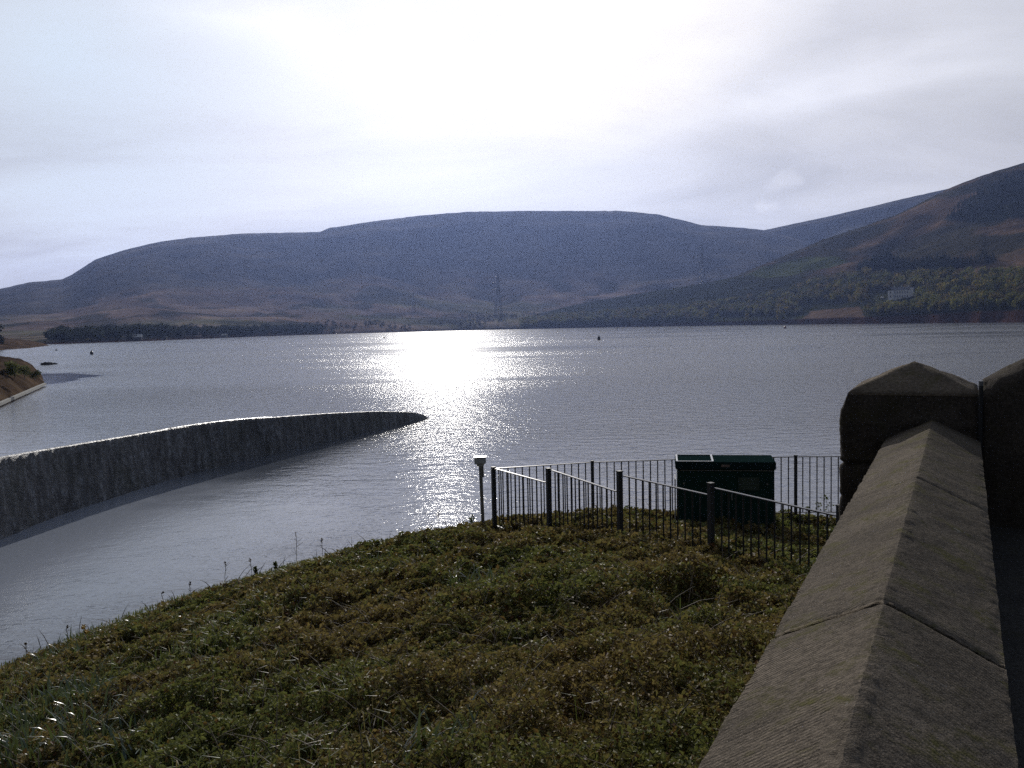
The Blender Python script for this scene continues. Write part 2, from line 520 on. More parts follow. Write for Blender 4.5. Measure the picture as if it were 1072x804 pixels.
h = t.math('ADD', t.math('ADD', t.math('MULTIPLY', h1, 0.34), t.math('MULTIPLY', h2, 0.15)), t.math('MULTIPLY', h3, 0.024))
farr = t.math('MULTIPLY', t.math('SUBTRACT', fetch.outputs[0], 0.42), 0.10)
t.rough(t.math('ADD', t.math('ADD', t.math('MULTIPLY', bay, farr), 0.025), t.math('MULTIPLY', near_pool, 0.2)))
t.bump(h, t.math('MULTIPLY', amp, 1.0), 0.30)
M_water = t.m
wm = MB(); wm.add([(-4500, -600, 0), (4500, -600, 0), (4500, 3400, 0), (-4500, 3400, 0)], [(0, 1, 2, 3)])
tag(wm.build("water", M_water), kind="structure", label="wide rippled reservoir water glittering under the sun", cat="water")

# ------------------------------------------------------------------ hills
TH = np.radians(np.arange(-46, 46.01, 0.11))


def prof(pts):
    """pixel outline -> (azimuth, elevation) table"""
    a = []
    for p in pts:
        d = ray(*p); a.append((math.atan2(d[0], d[1]), math.atan2(d[2], math.hypot(d[0], d[1]))))
    a = np.array(a); return a[np.argsort(a[:, 0])]


def tab(a, th): return np.interp(th, a[:, 0], a[:, 1])


shore_px = [(-500, 372), (-200, 366), (60, 360), (150, 357), (250, 353), (340, 350), (480, 346), (640, 342.5), (800, 340), (900, 339), (1072, 337.3), (1300, 336)]
_s = []
for p in shore_px:
    q = at_z(p[0], p[1], 0.0); _s.append((math.atan2(q[0], q[1]), math.hypot(q[0], q[1])))
_s = np.array(_s)


def shore(th):
    return np.interp(th, _s[:, 0], _s[:, 1]) + 18 * fbm(th * 60, th * 0 + 3.3, 3, 5)


skyA = prof([(-520, 330), (-260, 318), (-90, 318), (0, 303), (30, 296), (65, 293), (75, 288), (100, 272), (130, 262), (165, 254), (200, 249), (250, 245), (335, 243),
             (345, 239), (390, 232), (440, 226), (490, 222), (560, 221), (650, 221), (690, 225), (715, 231), (735, 236), (780, 239), (800, 241.5),
             (840, 252), (870, 265), (950, 300), (1100, 318), (1500, 322)])
skyB = prof([(560, 330), (700, 268), (780, 247), (800, 241), (830, 234.5), (870, 226), (900, 219), (950, 207), (1000, 196), (1040, 205), (1200, 240), (1500, 280)])
skyC = prof([(380, 344), (450, 341.0), (540, 335.5), (600, 321), (650, 312), (700, 304), (745, 297), (770, 291), (800, 278), (830, 266), (860, 253), (900, 240), (940, 226),
             (965, 213), (1000, 196), (1030, 185), (1072, 172), (1150, 152), (1300, 150), (1500, 170)])


def polar_mesh(name, zfun, T, mat, colfun):
    TT, HH = np.meshgrid(T, TH, indexing='ij')          # rows: t, cols: theta
    X, Y, Z = zfun(TT, HH)
    nt, nh = TT.shape
    idx = np.arange(nt * nh).reshape(nt, nh)
    F = np.stack([idx[:-1, :-1], idx[:-1, 1:], idx[1:, 1:], idx[1:, :-1]], -1).reshape(-1, 4)
    V = np.stack([X, Y, Z], -1).reshape(-1, 3)
    C = colfun(TT, HH, X, Y, Z).reshape(-1, 3)
    return np_mesh(name, V, F, mat, smooth=True, col=C)


def lerp(a, b, f): return np.asarray(a) * (1 - f[..., None]) + np.asarray(b) * f[..., None]


RA = 3100.0


def zA(t, th):
    rs = shore(th); Rr = RA + 250 * fbm(th * 7, th * 0 + 1, 2, 9)
    r = rs + t * (Rr - rs)
    E = tab(skyA, th) + R(0.045) * fbm(th * 160, th * 0, 3, 21)
    Zc = Rr * np.tan(E) + CAM[2]
    x, y = r * np.sin(th), r * np.cos(th)
    sh = 0.06 * fbm(x / 420, y / 420, 3, 3)                      # where the scarp starts
    tt = np.clip(t + sh * np.clip(4 * t * (1 - t), 0, 1), 0, 1)
    h = np.interp(tt, [0, 0.02, 0.22, 0.38, 0.52, 0.66, 0.79, 0.9, 1.0], [0, 0.012, 0.085, 0.185, 0.36, 0.58, 0.79, 0.92, 1.0])
    fall = np.where(t > 1, np.clip(1 - (t - 1) * 1.1, 0, 1), 1.0)
    rid = 1 - np.abs(2 * fbm(x / 260 + 0.6 * fbm(x / 400, y / 400, 2, 8), y / 520, 4, 31) * 1.6)
    env = np.clip(t, 0, 1) * np.clip(1 - t, 0, 1) * 4
    z = Zc * h * fall + env * (17 * (rid - 0.75) + 12 * fbm(x / 130, y / 130, 4, 14)) * np.clip(Zc / 330, 0.1, 1)
    z += sstep(0.0, 0.02, t) * 1.2
    z = np.where(t < 0, t * 400, z)
    return x, y, z


def cA(t, th, X, Y, Z):
    n = fbm(X / 190, Y / 190, 5, 41); n2 = fbm(X / 60, Y / 90, 4, 43)
    low = lerp((0.130, 0.096, 0.080), (0.105, 0.098, 0.062), sstep(-0.1, 0.15, n))
    low = lerp(low, (0.165, 0.130, 0.105), 0.7 * sstep(0.08, 0.2, n2))
    low = lerp(low, (0.036, 0.036, 0.026), 0.8 * sstep(0.05, 0.16, -n2))
    scarp = lerp((0.056, 0.053, 0.051), (0.078, 0.070, 0.063), sstep(-0.1, 0.2, n2))
    top = lerp((0.080, 0.074, 0.070), (0.120, 0.108, 0.096), sstep(0.0, 0.18, n))
    f = sstep(0.36, 0.56, t + 0.3 * n)
    c = lerp(low, scarp, f)
    c = lerp(c, top, sstep(0.76, 0.86, t + 0.12 * n))
    c = lerp(c, (0.045, 0.034, 0.026), 1 - sstep(0.004, 0.014, t))
    return c


tA = np.r_[-0.02, np.linspace(0, 0.05, 8), np.linspace(0.058, 1.0, 130), np.linspace(1.03, 1.6, 12)]
tag(polar_mesh("hill", zA, tA, M_hill, cA), "long flat-topped moor fading blue-grey across the far side of the reservoir", "hill", None, "structure")

RB = 3300.0


def zB(t, th):
    Rr = RB + 120 * fbm(th * 6, th * 0, 2, 2); r = 2300 + t * (Rr - 2300)
    Zc = Rr * np.tan(np.maximum(tab(skyB, th) + R(0.03) * fbm(th * 150, th * 0, 3, 23), 0.002)) + CAM[2]
    x, y = r * np.sin(th), r * np.cos(th)
    env = np.clip(4 * t * (1 - t), 0, 1)
    z = Zc * np.interp(t, [0, 0.3, 0.8, 1.0], [0, 0.2, 0.9, 1.0]) * np.where(t > 1, np.clip(1 - (t - 1) * 1.3, 0, 1), 1)
    z += env * 60 * fbm(x / 300, y / 300, 4, 61)
    return x, y, z - 20 * (t < 0.01)


def cB(t, th, X, Y, Z):
    n = fbm(X / 200, Y / 200, 4, 71)
    c = lerp((0.05, 0.046, 0.04), (0.07, 0.062, 0.05), sstep(-0.1, 0.15, n))
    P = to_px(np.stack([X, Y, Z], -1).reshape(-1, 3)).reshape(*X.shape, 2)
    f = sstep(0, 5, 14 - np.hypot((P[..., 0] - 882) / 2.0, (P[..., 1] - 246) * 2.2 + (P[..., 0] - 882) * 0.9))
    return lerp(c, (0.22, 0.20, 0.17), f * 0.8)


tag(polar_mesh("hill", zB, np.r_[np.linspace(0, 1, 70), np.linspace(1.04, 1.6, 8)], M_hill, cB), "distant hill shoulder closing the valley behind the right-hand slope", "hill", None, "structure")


def RC(th):
    d = prof([(380, 300), (700, 300), (800, 290), (950, 220), (1072, 200), (1400, 200)])
    return np.interp(th, d[:, 0], [1950, 1700, 1650, 1800, 1950, 2000])


def zC(t, th):
    rs = shore(th) - 6; Rr = np.maximum(RC(th), rs + 250)
    r = rs + t * (Rr - rs)
    Zc = np.maximum(Rr * np.tan(tab(skyC, th) + R(0.05) * fbm(th * 110, th * 0, 3, 29)) + CAM[2], 0.2)
    x, y = r * np.sin(th), r * np.cos(th)
    h = np.interp(t, [0, 0.012, 0.10, 0.2, 0.35, 0.65, 0.9, 1.0], [0, 0.025, 0.085, 0.155, 0.28, 0.62, 0.92, 1.0])
    env = np.clip(4 * t * (1 - t), 0, 1)
    gul = 1 - np.abs(3.2 * fbm(x / 180 + y / 500, y / 420, 4, 81))
    z = Zc * h * np.where(t > 1, np.clip(1 - (t - 1) * 1.4, 0, 1), 1) + env * np.clip(Zc / 200, 0.02, 1) * (14 * (gul - 0.7) + 14 * fbm(x / 90, y / 90, 4, 83))
    z += 3.2 * sstep(0.0, 0.012, t) * np.clip(Zc / 30, 0, 1)
    z = np.where(t < 0, t * 300, z)
    return x, y, z


def inpoly(P, poly, soft=0.0):
    x, y = P[..., 0], P[..., 1]; ins = np.zeros(x.shape, bool); n = len(poly)
    for i in range(n):
        x0, y0 = poly[i]; x1, y1 = poly[(i + 1) % n]
        c = ((y0 > y) != (y1 > y)) & (x < (x1 - x0) * (y - y0) / (y1 - y0 + 1e-9) + x0)
        ins ^= c
    return ins


FIELD = [(783, 288), (800, 279), (835, 272), (872, 268), (885, 273), (868, 280), (830, 288), (800, 292)]
TANBANK = [(842, 333), (850, 325), (900, 321), (905, 334)]
PLANT = [(985, 234), (1012, 208), (1072, 178), (1200, 140), (1200, 238), (1072, 227), (1030, 233)]


def cC(t, th, X, Y, Z):
    n = fbm(X / 120, Y / 120, 5, 91); n2 = fbm(X / 45, Y / 45, 4, 93)
    P = to_px(np.stack([X, Y, Z], -1).reshape(-1, 3)).reshape(*X.shape, 2)
    wob = np.stack([9 * n2, 5 * fbm(X / 40, Y / 40, 3, 97)], -1) * 1.6; Q = P + wob
    c = lerp((0.135, 0.090, 0.058), (0.185, 0.122, 0.078), sstep(-0.12, 0.12, n2))
    c = lerp(c, (0.058, 0.052, 0.032), sstep(0.0, 0.16, n + 0.12))
    # dark gully running up the slope
    gx = 905 + (280 - P[..., 1]) * 1.15
    c = lerp(c, (0.032, 0.030, 0.022), np.exp(-((Q[..., 0] - gx) / 14.0) ** 2) * 0.85 * (P[..., 1] > 225))
    c = lerp(c, (0.038, 0.036, 0.026), sstep(4, 26, (300 - P[..., 1]) - (P[..., 0] - 770) * 0.40) * 0.75)
    low = sstep(284, 292, Q[..., 1])
    c = lerp(c, (0.042, 0.045, 0.022), low)
    c = lerp(c, (0.085, 0.100, 0.036), inpoly(Q, FIELD).astype(float))
    c = lerp(c, (0.028, 0.034, 0.026), inpoly(Q, PLANT).astype(float) * 0.9)
    c = lerp(c, (0.050, 0.054, 0.022), ((Q[..., 1] > 327) * (Q[..., 0] < 850)).astype(float) * 0.9)
    c = lerp(c, (0.17, 0.115, 0.078), inpoly(P + wob * 0.4, TANBANK).astype(float))
    c = lerp(c, (0.050, 0.026, 0.020), 1 - sstep(0.012, 0.02, t))
    return c


tC = np.r_[-0.02, np.linspace(0, 0.04, 9), np.linspace(0.046, 1.0, 150), np.linspace(1.03, 1.5, 10)]
tag(polar_mesh("hill", zC, tC, M_hillnear, cC), "brown bracken slope with a green field rising at the right above the far wood", "hill", None, "structure")


def hit_hill(px, py, zf=zC, tmin=0.0, tmax=1.0):
    d = ray(px, py); th = math.atan2(d[0], d[1]); e = math.atan2(d[2], math.hypot(d[0], d[1]))
    T = np.linspace(tmin, tmax, 1500); x, y, z = zf(T, np.full_like(T, th))
    ee = np.arctan2(z - CAM[2], np.hypot(x, y))
    k = np.argmax(ee >= e) if (ee >= e).any() else len(T) - 1
    return np.array([x[k], y[k], z[k]])


# ------------------------------------------------------------------ far trees
def crown_cloud(h, w, n, seed, kind='broad'):
    """leaf-clump quads filling a crown; returns verts (n*4,3), tone (n)"""
    g = np.random.default_rng(seed)
    lob = g.normal(0, 1, (7, 3)); lob /= np.linalg.norm(lob, axis=1)[:, None]
    if kind == 'conifer':
        u = g.random(n) ** 0.7; z = h * (1 - u * 0.93)
        rad = w * 0.5 * u * (0.75 + 0.35 * g.random(n)); a = g.random(n) * 2 * np.pi
        c = np.c_[rad * np.cos(a), rad * np.sin(a), z]; s = h * 0.055 * (0.7 + 0.6 * g.random(n))
    else:
        lc = lob * np.array([w * 0.27, w * 0.27, h * 0.26]) + np.array([0, 0, h * 0.54])
        k = g.integers(0, 7, n); d = g.normal(0, 1, (n, 3)); d /= np.linalg.norm(d, axis=1)[:, None]
        rr = (0.45 + 0.6 * g.random(n))[:, None] * np.array([w * 0.27, w * 0.27, h * 0.23])
        c = lc[k] + d * rr
        c[:, 2] = np.clip(c[:, 2], h * 0.10, None); s = h * 0.060 * (0.6 + 0.8 * g.random(n))
    nrm_ = g.normal(0, 1, (n, 3)); nrm_ /= np.linalg.norm(nrm_, axis=1)[:, None]
    a1 = np.cross(nrm_, g.normal(0, 1, (n, 3))); a1 /= np.linalg.norm(a1, axis=1)[:, None]; a2 = np.cross(nrm_, a1)
    q = np.stack([c + s[:, None] * a1, c + s[:, None] * a2 * 0.8, c - s[:, None] * a1, c - s[:, None] * a2 * 0.8], 1)
    return q.reshape(-1, 3), g.random(n)


VAR = {k: [crown_cloud(1.0, w, n, 100 + i, k) for i in range(6)] for k, w, n in (('broad', 0.85, 120), ('conifer', 0.42, 110))}


def wood(name, spots, kind, colour, label, cat, vary=0.3):
    """spots: (x,y,z,height) - a far wood that reads as one mass"""
    Vs, Cs = [], []
    for (x, y, z, h_) in spots:
        q, tone = VAR[kind][int(RNG.integers(6))]
        a = RNG.random() * 6.283; ca, sa = math.cos(a), math.sin(a)
        p = np.c_[q[:, 0] * ca - q[:, 1] * sa, q[:, 0] * sa + q[:, 1] * ca, q[:, 2]] * h_ + np.array([x, y, z - 0.3])
        Vs.append(p)
        base = np.array(colour[int(RNG.integers(len(colour)))]) * (1 + vary * (RNG.random() - 0.5) * 2)
        Cs.append(base[None] * (0.65 + 0.7 * tone[:, None]))
    V = np.concatenate(Vs); C = np.concatenate(Cs); n = len(C)
    o = np_mesh(name, V, np.arange(n * 4).reshape(n, 4), M_crown, facecol=C)
    return tag(o, label, cat, None, "stuff")


def scatter_px(n, box, zf, hrange, keep=None, seed=1):
    g = np.random.default_rng(seed); out = []
    while len(out) < n:
        px = g.uniform(box[0], box[2]); py = g.uniform(box[1], box[3])
        if keep is not None and not keep(px, py): continue
        p = hit_hill(px, py, zf)
        out.append((p[0], p[1], p[2], g.uniform(*hrange)))
    return out


OLIVE = [(0.150, 0.145, 0.040), (0.125, 0.130, 0.040), (0.175, 0.145, 0.045), (0.090, 0.100, 0.036), (0.140, 0.110, 0.048), (0.075, 0.078, 0.036)]


def scat_wood(n, th_px, t0, t1, zf, hr, seed, keep=None):
    g = np.random.default_rng(seed); out = []
    while len(out) < n:
        px = g.uniform(*th_px); d = ray(px, 330); th = math.atan2(d[0], d[1])
        t_ = g.uniform(t0, t1) if not callable(t1) else g.uniform(t0, t1(px))
        x, y, z = zf(np.array([t_]), np.array([th])); p = np.array([x[0], y[0], z[0]])
        if keep is not None and not keep(*to_px(p)): continue
        out.append((*p, g.uniform(*hr)))
    return out


def keep_right(px, py):
    if 838 < px < 908 and py > 318: return False            # tan bank stays open
    if 908 < px < 962 and 305 < py < 325: return False     # lawn in front of the house
    if 740 < px < 850 and py > 331: return False
    top = np.interp(px, [540, 600, 650, 700, 760, 800, 860, 900, 1072, 1200], [337, 327, 317, 309, 302, 298, 295, 289, 289, 288])
    return py > top


wood("broadleaf_wood", scat_wood(2300, (545, 1190), 0.015, 0.42, zC, (9.5, 16), 5, keep_right), 'broad', OLIVE,
     "olive-green broadleaf wood covering the lower right slope along the far shore", "wood")
DARKC = [(0.022, 0.030, 0.022), (0.026, 0.032, 0.022)]
wood("conifer_belt", scat_wood(330, (898, 1150), 0.30, 0.62, zC, (9, 14), 6,
     lambda px, py: (274 + 3 * math.sin(px * .12)) < py < 285 - 2 * math.sin(px * .05) + (0 if px > 925 else 2)), 'conifer', DARKC,
     "narrow dark conifer belt running along the top edge of the right-hand wood", "wood")
wood("conifer_plantation", scat_wood(620, (985, 1150), 0.5, 0.98, zC, (9, 13), 8, lambda px, py: bool(inpoly(np.array([px, py]), PLANT))), 'conifer', DARKC,
     "block of dark conifers high on the right-hand hillside", "wood")
wood("lakeside_wood", scat_wood(620, (48, 338), 0.004, 0.035, zA, (6, 11), 9,
     lambda px, py: True), 'broad', [(0.030, 0.036, 0.026), (0.036, 0.042, 0.026), (0.026, 0.030, 0.024)],
     "dark low wood along the far left shore of the reservoir", "wood")
wood("scrub", scat_wood(520, (330, 700), 0.004, 0.16, zA, (4, 7.5), 10, lambda px, py: vnoise(px / 26.0, py / 4.0, 4) > 0.46), 'broad',
     [(0.044, 0.042, 0.028), (0.052, 0.046, 0.030), (0.038, 0.036, 0.028)], "hazy scrub and hedgerow trees on the low ground below the moor", "wood")


def tree_proto(name, h_, kind, colour, seed, n=260, w=None, low=False):
    root = empty(name, (0, 0, 0))
    q, tone = crown_cloud(1.0, w or (0.8 if kind == 'broad' else 0.42), n, seed, kind)
    if low: q = q * np.array([1, 1, 1.25]) - np.array([0, 0, 0.30])
    cols = np.array(colour)[None] * (0.6 + 0.8 * tone[:, None])
    np_mesh("crown", q * h_, np.arange(n * 4).reshape(n, 4), M_crown, root, facecol=cols)
    tm = MB(); g = random.Random(seed)
    tm.tube((0, 0, -0.5), (g.uniform(-.1, .1) * h_ * .3, 0, h_ * 0.55), h_ * 0.028, h_ * 0.012, 6)
    if kind == 'broad':
        for k in range(5):
            a = g.random() * 6.283; z0 = h_ * g.uniform(0.25, 0.5)
            tm.tube((0, 0, z0), (math.cos(a) * h_ * .22, math.sin(a) * h_ * .22, z0 + h_ * .22), h_ * .012, h_ * .004, 5)
    tm.build("trunk", M_bark, root)
    return root


front = [tree_proto("broadleaf_tree", 9.0, 'broad', OLIVE[i], 300 + i) for i in range(4)]
used = set(); gr = random.Random(3)
for i in range(44):
    px = 908 + i * 5.6 + gr.uniform(-2, 2) if i < 34 else gr.uniform(560, 835)
    th = math.atan2(ray(px, 330)[0], ray(px, 330)[1]); tt_ = gr.uniform(0.016, 0.03)
    x, y, z = zC(np.array([tt_]), np.array([th]))
    k = i % 4
    o = front[k] if k not in used else copy_tree(front[k])
    used.add(k)
    o.location = (x[0], y[0], z[0]); o.rotation_euler = (0, 0, gr.random() * 6.28); s = gr.uniform(0.95, 1.5); o.scale = (s * gr.uniform(.8, 1), s, s)
    tag(o, "olive-green tree in the front row right on the far shore below the wood", "tree", "front row of trees on the far right shore")


def single_tree(name, p, h_, kind, colour, seed, label, w=None, n=220):
    o = tree_proto(name, h_, kind, colour, seed, n, w, kind == 'broad'); o.location = Vector([float(c) for c in p])
    return tag(o, label, "tree")


# ------------------------------------------------------------------ house, car, small far buildings
hp = hit_hill(943, 311.5)
hr_ = math.hypot(hp[0], hp[1]); s = hr_ / F_PX            # metres per pixel there
house = empty("white_house", hp, R(-24)); house.scale = (0.8, 1, 1.2)
tag(house, "large white country house with chimneys among the trees on the far right shore", "house")
m = MB(); m.box((0, 0, 2.4), (20 * s, 8, 9.6)); m.build("wall", M_white, house)
m = MB(); m.box((-11.2 * s, -2.2, 2.3), (6 * s, 9, 9.4)); gb = m.build("gable_wing", M_white, house)
m = MB(); x0, x1 = -14.4 * s, -8.0 * s
m.prism([(x0, -6.9, 7.0), (x1, -6.9, 7.0), ((x0 + x1) / 2, -6.9, 9.6)], (0, 0, 0), (0, 9.2, 0)); m.build("wing_roof", M_slate, house)
m = MB(); m.prism([(-10.2 * s, -4.4, 7.2), (-10.2 * s, 4.4, 7.2), (-10.2 * s, 0, 10.2)], (0, 0, 0), (20.4 * s, 0, 0)); rf = m.build("roof", M_slate, house)
for cx in (-7 * s, 0.5 * s, 8.5 * s):
    m = MB(); m.box((cx, 0.3, 10.6), (1.3, 1.0, 2.6)); m.box((cx, 0.3, 11.95), (1.5, 1.2, 0.2)); m.build("chimney", M_white, rf)
m = MB(); m.box((11.5 * s, 0.8, 3.6), (4.5 * s, 8, 11.6)); m.build("tower_wing", M_white, house)
m = MB(); m.box((11.5 * s, 0.8, 9.6), (5 * s, 8.6, 0.5)); m.build("tower_roof", M_slate, house)
for row, z in ((0, 1.2), (1, 4.9)):
    for cx in (-6.3, -3.6, -0.9, 1.8, 4.5, 7.2):
        m = MB(); m.box((cx * s, -4.02, z), (1.3, 0.12, 1.9)); w_ = m.build("window", M_glass, house)
        m = MB(); m.box((cx * s, -4.10, z - 1.05), (1.6, 0.25, 0.16)); m.build("sill", M_white, w_)
    m = MB(); m.box((-11.2 * s, -6.72, z), (1.5, 0.12, 1.9)); m.build("window", M_glass, house)
m = MB(); m.box((3.1 * s, -4.03, -0.9), (1.2, 0.14, 2.4)); m.build("door", M_glass, house)

for (px, py, h_, kind, c, lab) in (
        (934.5, 313.5, 8.0, 'conifer', (0.020, 0.026, 0.020), "dark pointed conifer close in front of the white house"),
        (948, 300, 15.0, 'conifer', (0.018, 0.024, 0.022), "tall dark conifer rising behind the roof of the white house"),
        (918, 306, 13.0, 'broad', (0.020, 0.022, 0.018), "dark spreading tree at the left side of the white house"),
        (968, 300, 12.0, 'conifer', (0.022, 0.028, 0.022), "dark conifer to the right of the white house")):
    single_tree("conifer_tree" if kind == 'conifer' else "broadleaf_tree", hit_hill(px, py), h_, kind, c, int(px), lab, 0.5 if kind == 'conifer' else 1.1)

cp = hit_hill(923.5, 312.5)
car = empty("parked_car", cp + np.array([0, 0, 0.6]), R(20)); car.scale = (1.15, 1.15, 1.15)
tag(car, "tiny white car parked just left of the white house", "car")
m = MB(); m.box((0, 0, 0.65), (4.2, 1.7, 0.6)); m.box((-0.2, 0, 1.2), (2.4, 1.55, 0.6), 0, 0.82); m.build("body", M_carwhite, car, bevel=0.08)
m = MB(); m.box((-0.2, 0, 1.2), (2.0, 1.60, 0.36), 0, 0.88); m.build("window", M_glass, car)
for wx in (-1.3, 1.3):
    for wy in (-0.82, 0.82):
        m = MB(); m.tube((wx, wy - 0.1, 0.32), (wx, wy + 0.1, 0.32), 0.32, None, 12); m.build("wheel", M_tyre, car)


def far_hut(px, py, w, d, h_, label, roofmat):
    p = hit_hill(px, py, zA, 0.0, 0.2)
    o = empty("boathouse", p, R(12)); tag(o, label, "building")
    m = MB(); m.box((0, 0, h_ / 2 - 0.5), (w, d, h_ + 1)); m.build("wall", M_hut, o)
    m = MB(); m.prism([(-w / 2 - .3, -d / 2 - .3, h_), (-w / 2 - .3, d / 2 + .3, h_), (-w / 2 - .3, 0, h_ + d * 0.42)], (0, 0, 0), (w + .6, 0, 0)); m.build("roof", roofmat, o)
    m = MB(); m.box((0, -d / 2 - 0.03, h_ * 0.42), (w * 0.3, 0.12, h_ * 0.8)); m.build("door", M_glass, o)


far_hut(144, 356.4, 6.5, 5.5, 2.6, "small boathouse with a bright pale roof on the far left shore", M_paleroof)
far_hut(172, 355.6, 4.0, 3.0, 1.8, "low grey-roofed shed just right of the pale-roofed boathouse", M_slate)
far_hut(235, 353.2, 5.0, 4.0, 2.0, "single pale-roofed shed by the water at the right end of the left wood", M_paleroof)
# pale moored dinghies drawn up below the lakeside wood
for i, px in enumerate((88, 92, 96, 100, 104)):
    p = at_z(px, 358.6 - (px - 88) * 0.03, 0.0)
    if i == 0:
        boat = empty("dinghy", (0, 0, 0))
        vs = []; prf = [(-1.9, 0.55), (-1.0, 0.75), (0.2, 0.75), (1.2, 0.5), (2.0, 0.03)]
        for x, w_ in prf: vs += [(x, -w_, 0.6), (x, -w_ * 0.6, 0.05), (x, w_ * 0.6, 0.05), (x, w_, 0.6)]
        fs = []
        for k in range(4):
            b = k * 4
            fs += [(b, b + 1, b + 5, b + 4), (b + 1, b + 2, b + 6, b + 5), (b + 2, b + 3, b + 7, b + 6), (b + 3, b, b + 4, b + 7)]
        fs += [(0, 3, 2, 1), (16, 17, 18, 19)]
        m = MB(); m.add(vs, fs); m.build("hull", M_carwhite, boat)
        m = MB(); m.tube((0.3, 0, 0.3), (0.3, 0, 4.0), 0.05, 0.03, 6); m.build("mast", M_pylon, boat)
        o = boat
    else: o = copy_tree(boat)
    o.location = Vector([float(c) for c in p]); o.rotation_euler = (0, 0, 0.3 + 0.25 * i)
    tag(o, "small pale dinghy moored in the row below the dark left wood", "boat", "dinghies moored under the left wood")


# pylons
def pylon(px, top, bottom, label, width=1.0):
    p = hit_hill(px, bottom, zA if px < 600 else zC) if px < 600 else hit_hill(px, bottom, zA)
    r = math.hypot(p[0], p[1]); h_ = (bottom - top) * r / F_PX
    o = empty("electricity_pylon", p, R(18)); tag(o, label, "pylon")
    b0, b1, b2 = h_ * 0.085, h_ * 0.028, h_ * 0.012; th_ = max(0.16, h_ * 0.005)
    m = MB(); lv = [0, .16, .3, .42, .52, .60, .68, .76, .84, .92, 1.0]
    def hw(f): return np.interp(f, [0, .6, 1.0], [b0, b1, b2])
    for a, b in zip(lv[:-1], lv[1:]):
        for i in range(4):
            c = [(-1, -1), (1, -1), (1, 1), (-1, 1)]; (x0, y0), (x1, y1) = c[i], c[(i + 1) % 4]
            A, B = hw(a), hw(b)
            m.bar((x0 * A, y0 * A, a * h_), (x0 * B, y0 * B, b * h_), th_ * 1.7, th_ * 1.7)
            m.bar((x0 * A, y0 * A, a * h_), (x1 * B, y1 * B, b * h_), th_, th_)
            m.bar((x1 * A, y1 * A, a * h_), (x0 * B, y0 * B, b * h_), th_, th_)
    m.build("tower", M_pylon, o)
    for f, l in ((0.62, 0.15), (0.77, 0.19), (0.91, 0.13)):
        m = MB(); L = h_ * l
        for sg in (-1, 1):
            m.bar((0, 0, f * h_), (sg * L, 0, f * h_), th_ * 1.8, th_ * 1.8)
            m.bar((0, 0, (f + .045) * h_), (sg * L, 0, f * h_), th_ * 1.4, th_ * 1.4)
            m.tube((sg * L, 0, f * h_), (sg * L, 0, (f - .05) * h_), th_, th_, 5)
        m.build("cross_arm", M_pylon, o)


pylon(735, 257, 309, "largest lattice pylon, standing right of centre above the far wood")
pylon(522, 287, 331, "thin lattice pylon in the haze below the middle of the moor")
pylon(433, 306, 324, "faintest and smallest lattice pylon left of the middle one")


# buoys
def buoy(px, py, w, h_, label, mat):
    p = at_z(px, py, 0.0)
    o = empty("buoy", p); tag(o, label, "buoy")
    m = MB(); m.tube((0, 0, -0.2), (0, 0, h_ * 0.55), w / 2, w / 2 * 0.9, 12); m.tube((0, 0, h_ * 0.55), (0, 0, h_ * 0.78), w / 2 * 0.9, w * 0.12, 12); m.build("float", mat, o, smooth=False)
    m = MB(); m.tube((0, 0, h_ * 0.78), (0, 0, h_), w * 0.1, w * 0.1, 8); m.build("topmark", M_buoy, o)


buoy(96, 371, 0.95, 1.35, "dark upright buoy floating off the far left wood", M_buoy)
buoy(627, 356, 1.2, 1.9, "dark upright buoy out on the water just right of the glitter", M_buoy)
buoy(822, 343.8, 1.6, 2.4, "small reddish buoy near the far right shore", M_buoyred)
buoy(59, 367, 0.7, 0.7, "tiny low dark float left of the left-hand buoy", M_buoy)
buoy(402, 354.3, 0.9, 1.3, "tiny dark buoy at the left edge of the sun glitter", M_buoy)
buoy(646, 344.8, 1.4, 1.6, "tiny dark float close to the far shore behind the middle buoy", M_buoy)


# ------------------------------------------------------------------ left promontories
def mound(name, poly, hgt, label, seed, c0, c1, res=0.6, flat=2.5):
    poly = np.array(poly); lo = poly.min(0) - 1; hi = poly.max(0) + 1
    xs = np.arange(lo[0], hi[0], res); ys = np.arange(lo[1], hi[1], res); X, Y = np.meshgrid(xs, ys, indexing='ij')
    d = np.full(X.shape, 1e9); n = len(poly)
    for i in range(n):
        a, b = poly[i], poly[(i + 1) % n]; ab = b - a
        t_ = np.clip(((X - a[0]) * ab[0] + (Y - a[1]) * ab[1]) / (ab @ ab), 0, 1)
        d = np.minimum(d, np.hypot(X - a[0] - t_ * ab[0], Y - a[1] - t_ * ab[1]))
    d = np.where(inpoly(np.stack([X, Y], -1), poly), d, -d)
    Z = hgt * (1 - np.exp(-np.maximum(d, 0) / flat)) + np.minimum(d, 0) * 0.8 + np.clip(d, 0, 1) * (0.9 * hgt * 0.35 * fbm(X / 4, Y / 4, 4, seed) + 0.5 * fbm(X / 1.2, Y / 1.2, 3, seed + 1))
    idx = np.arange(X.size).reshape(X.shape)
    F = np.stack([idx[:-1, :-1], idx[1:, :-1], idx[1:, 1:], idx[:-1, 1:]], -1).reshape(-1, 4)
    nn = fbm(X / 2.5, Y / 2.5, 4, seed + 5)
    C = lerp(c0, c1, sstep(-0.15, 0.15, nn)).reshape(-1, 3)
    o = np_mesh(name, np.stack([X, Y, Z], -1).reshape(-1, 3), F, M_earthbank, smooth=True, col=C)
    return tag(o, label, "bank", None, "structure")


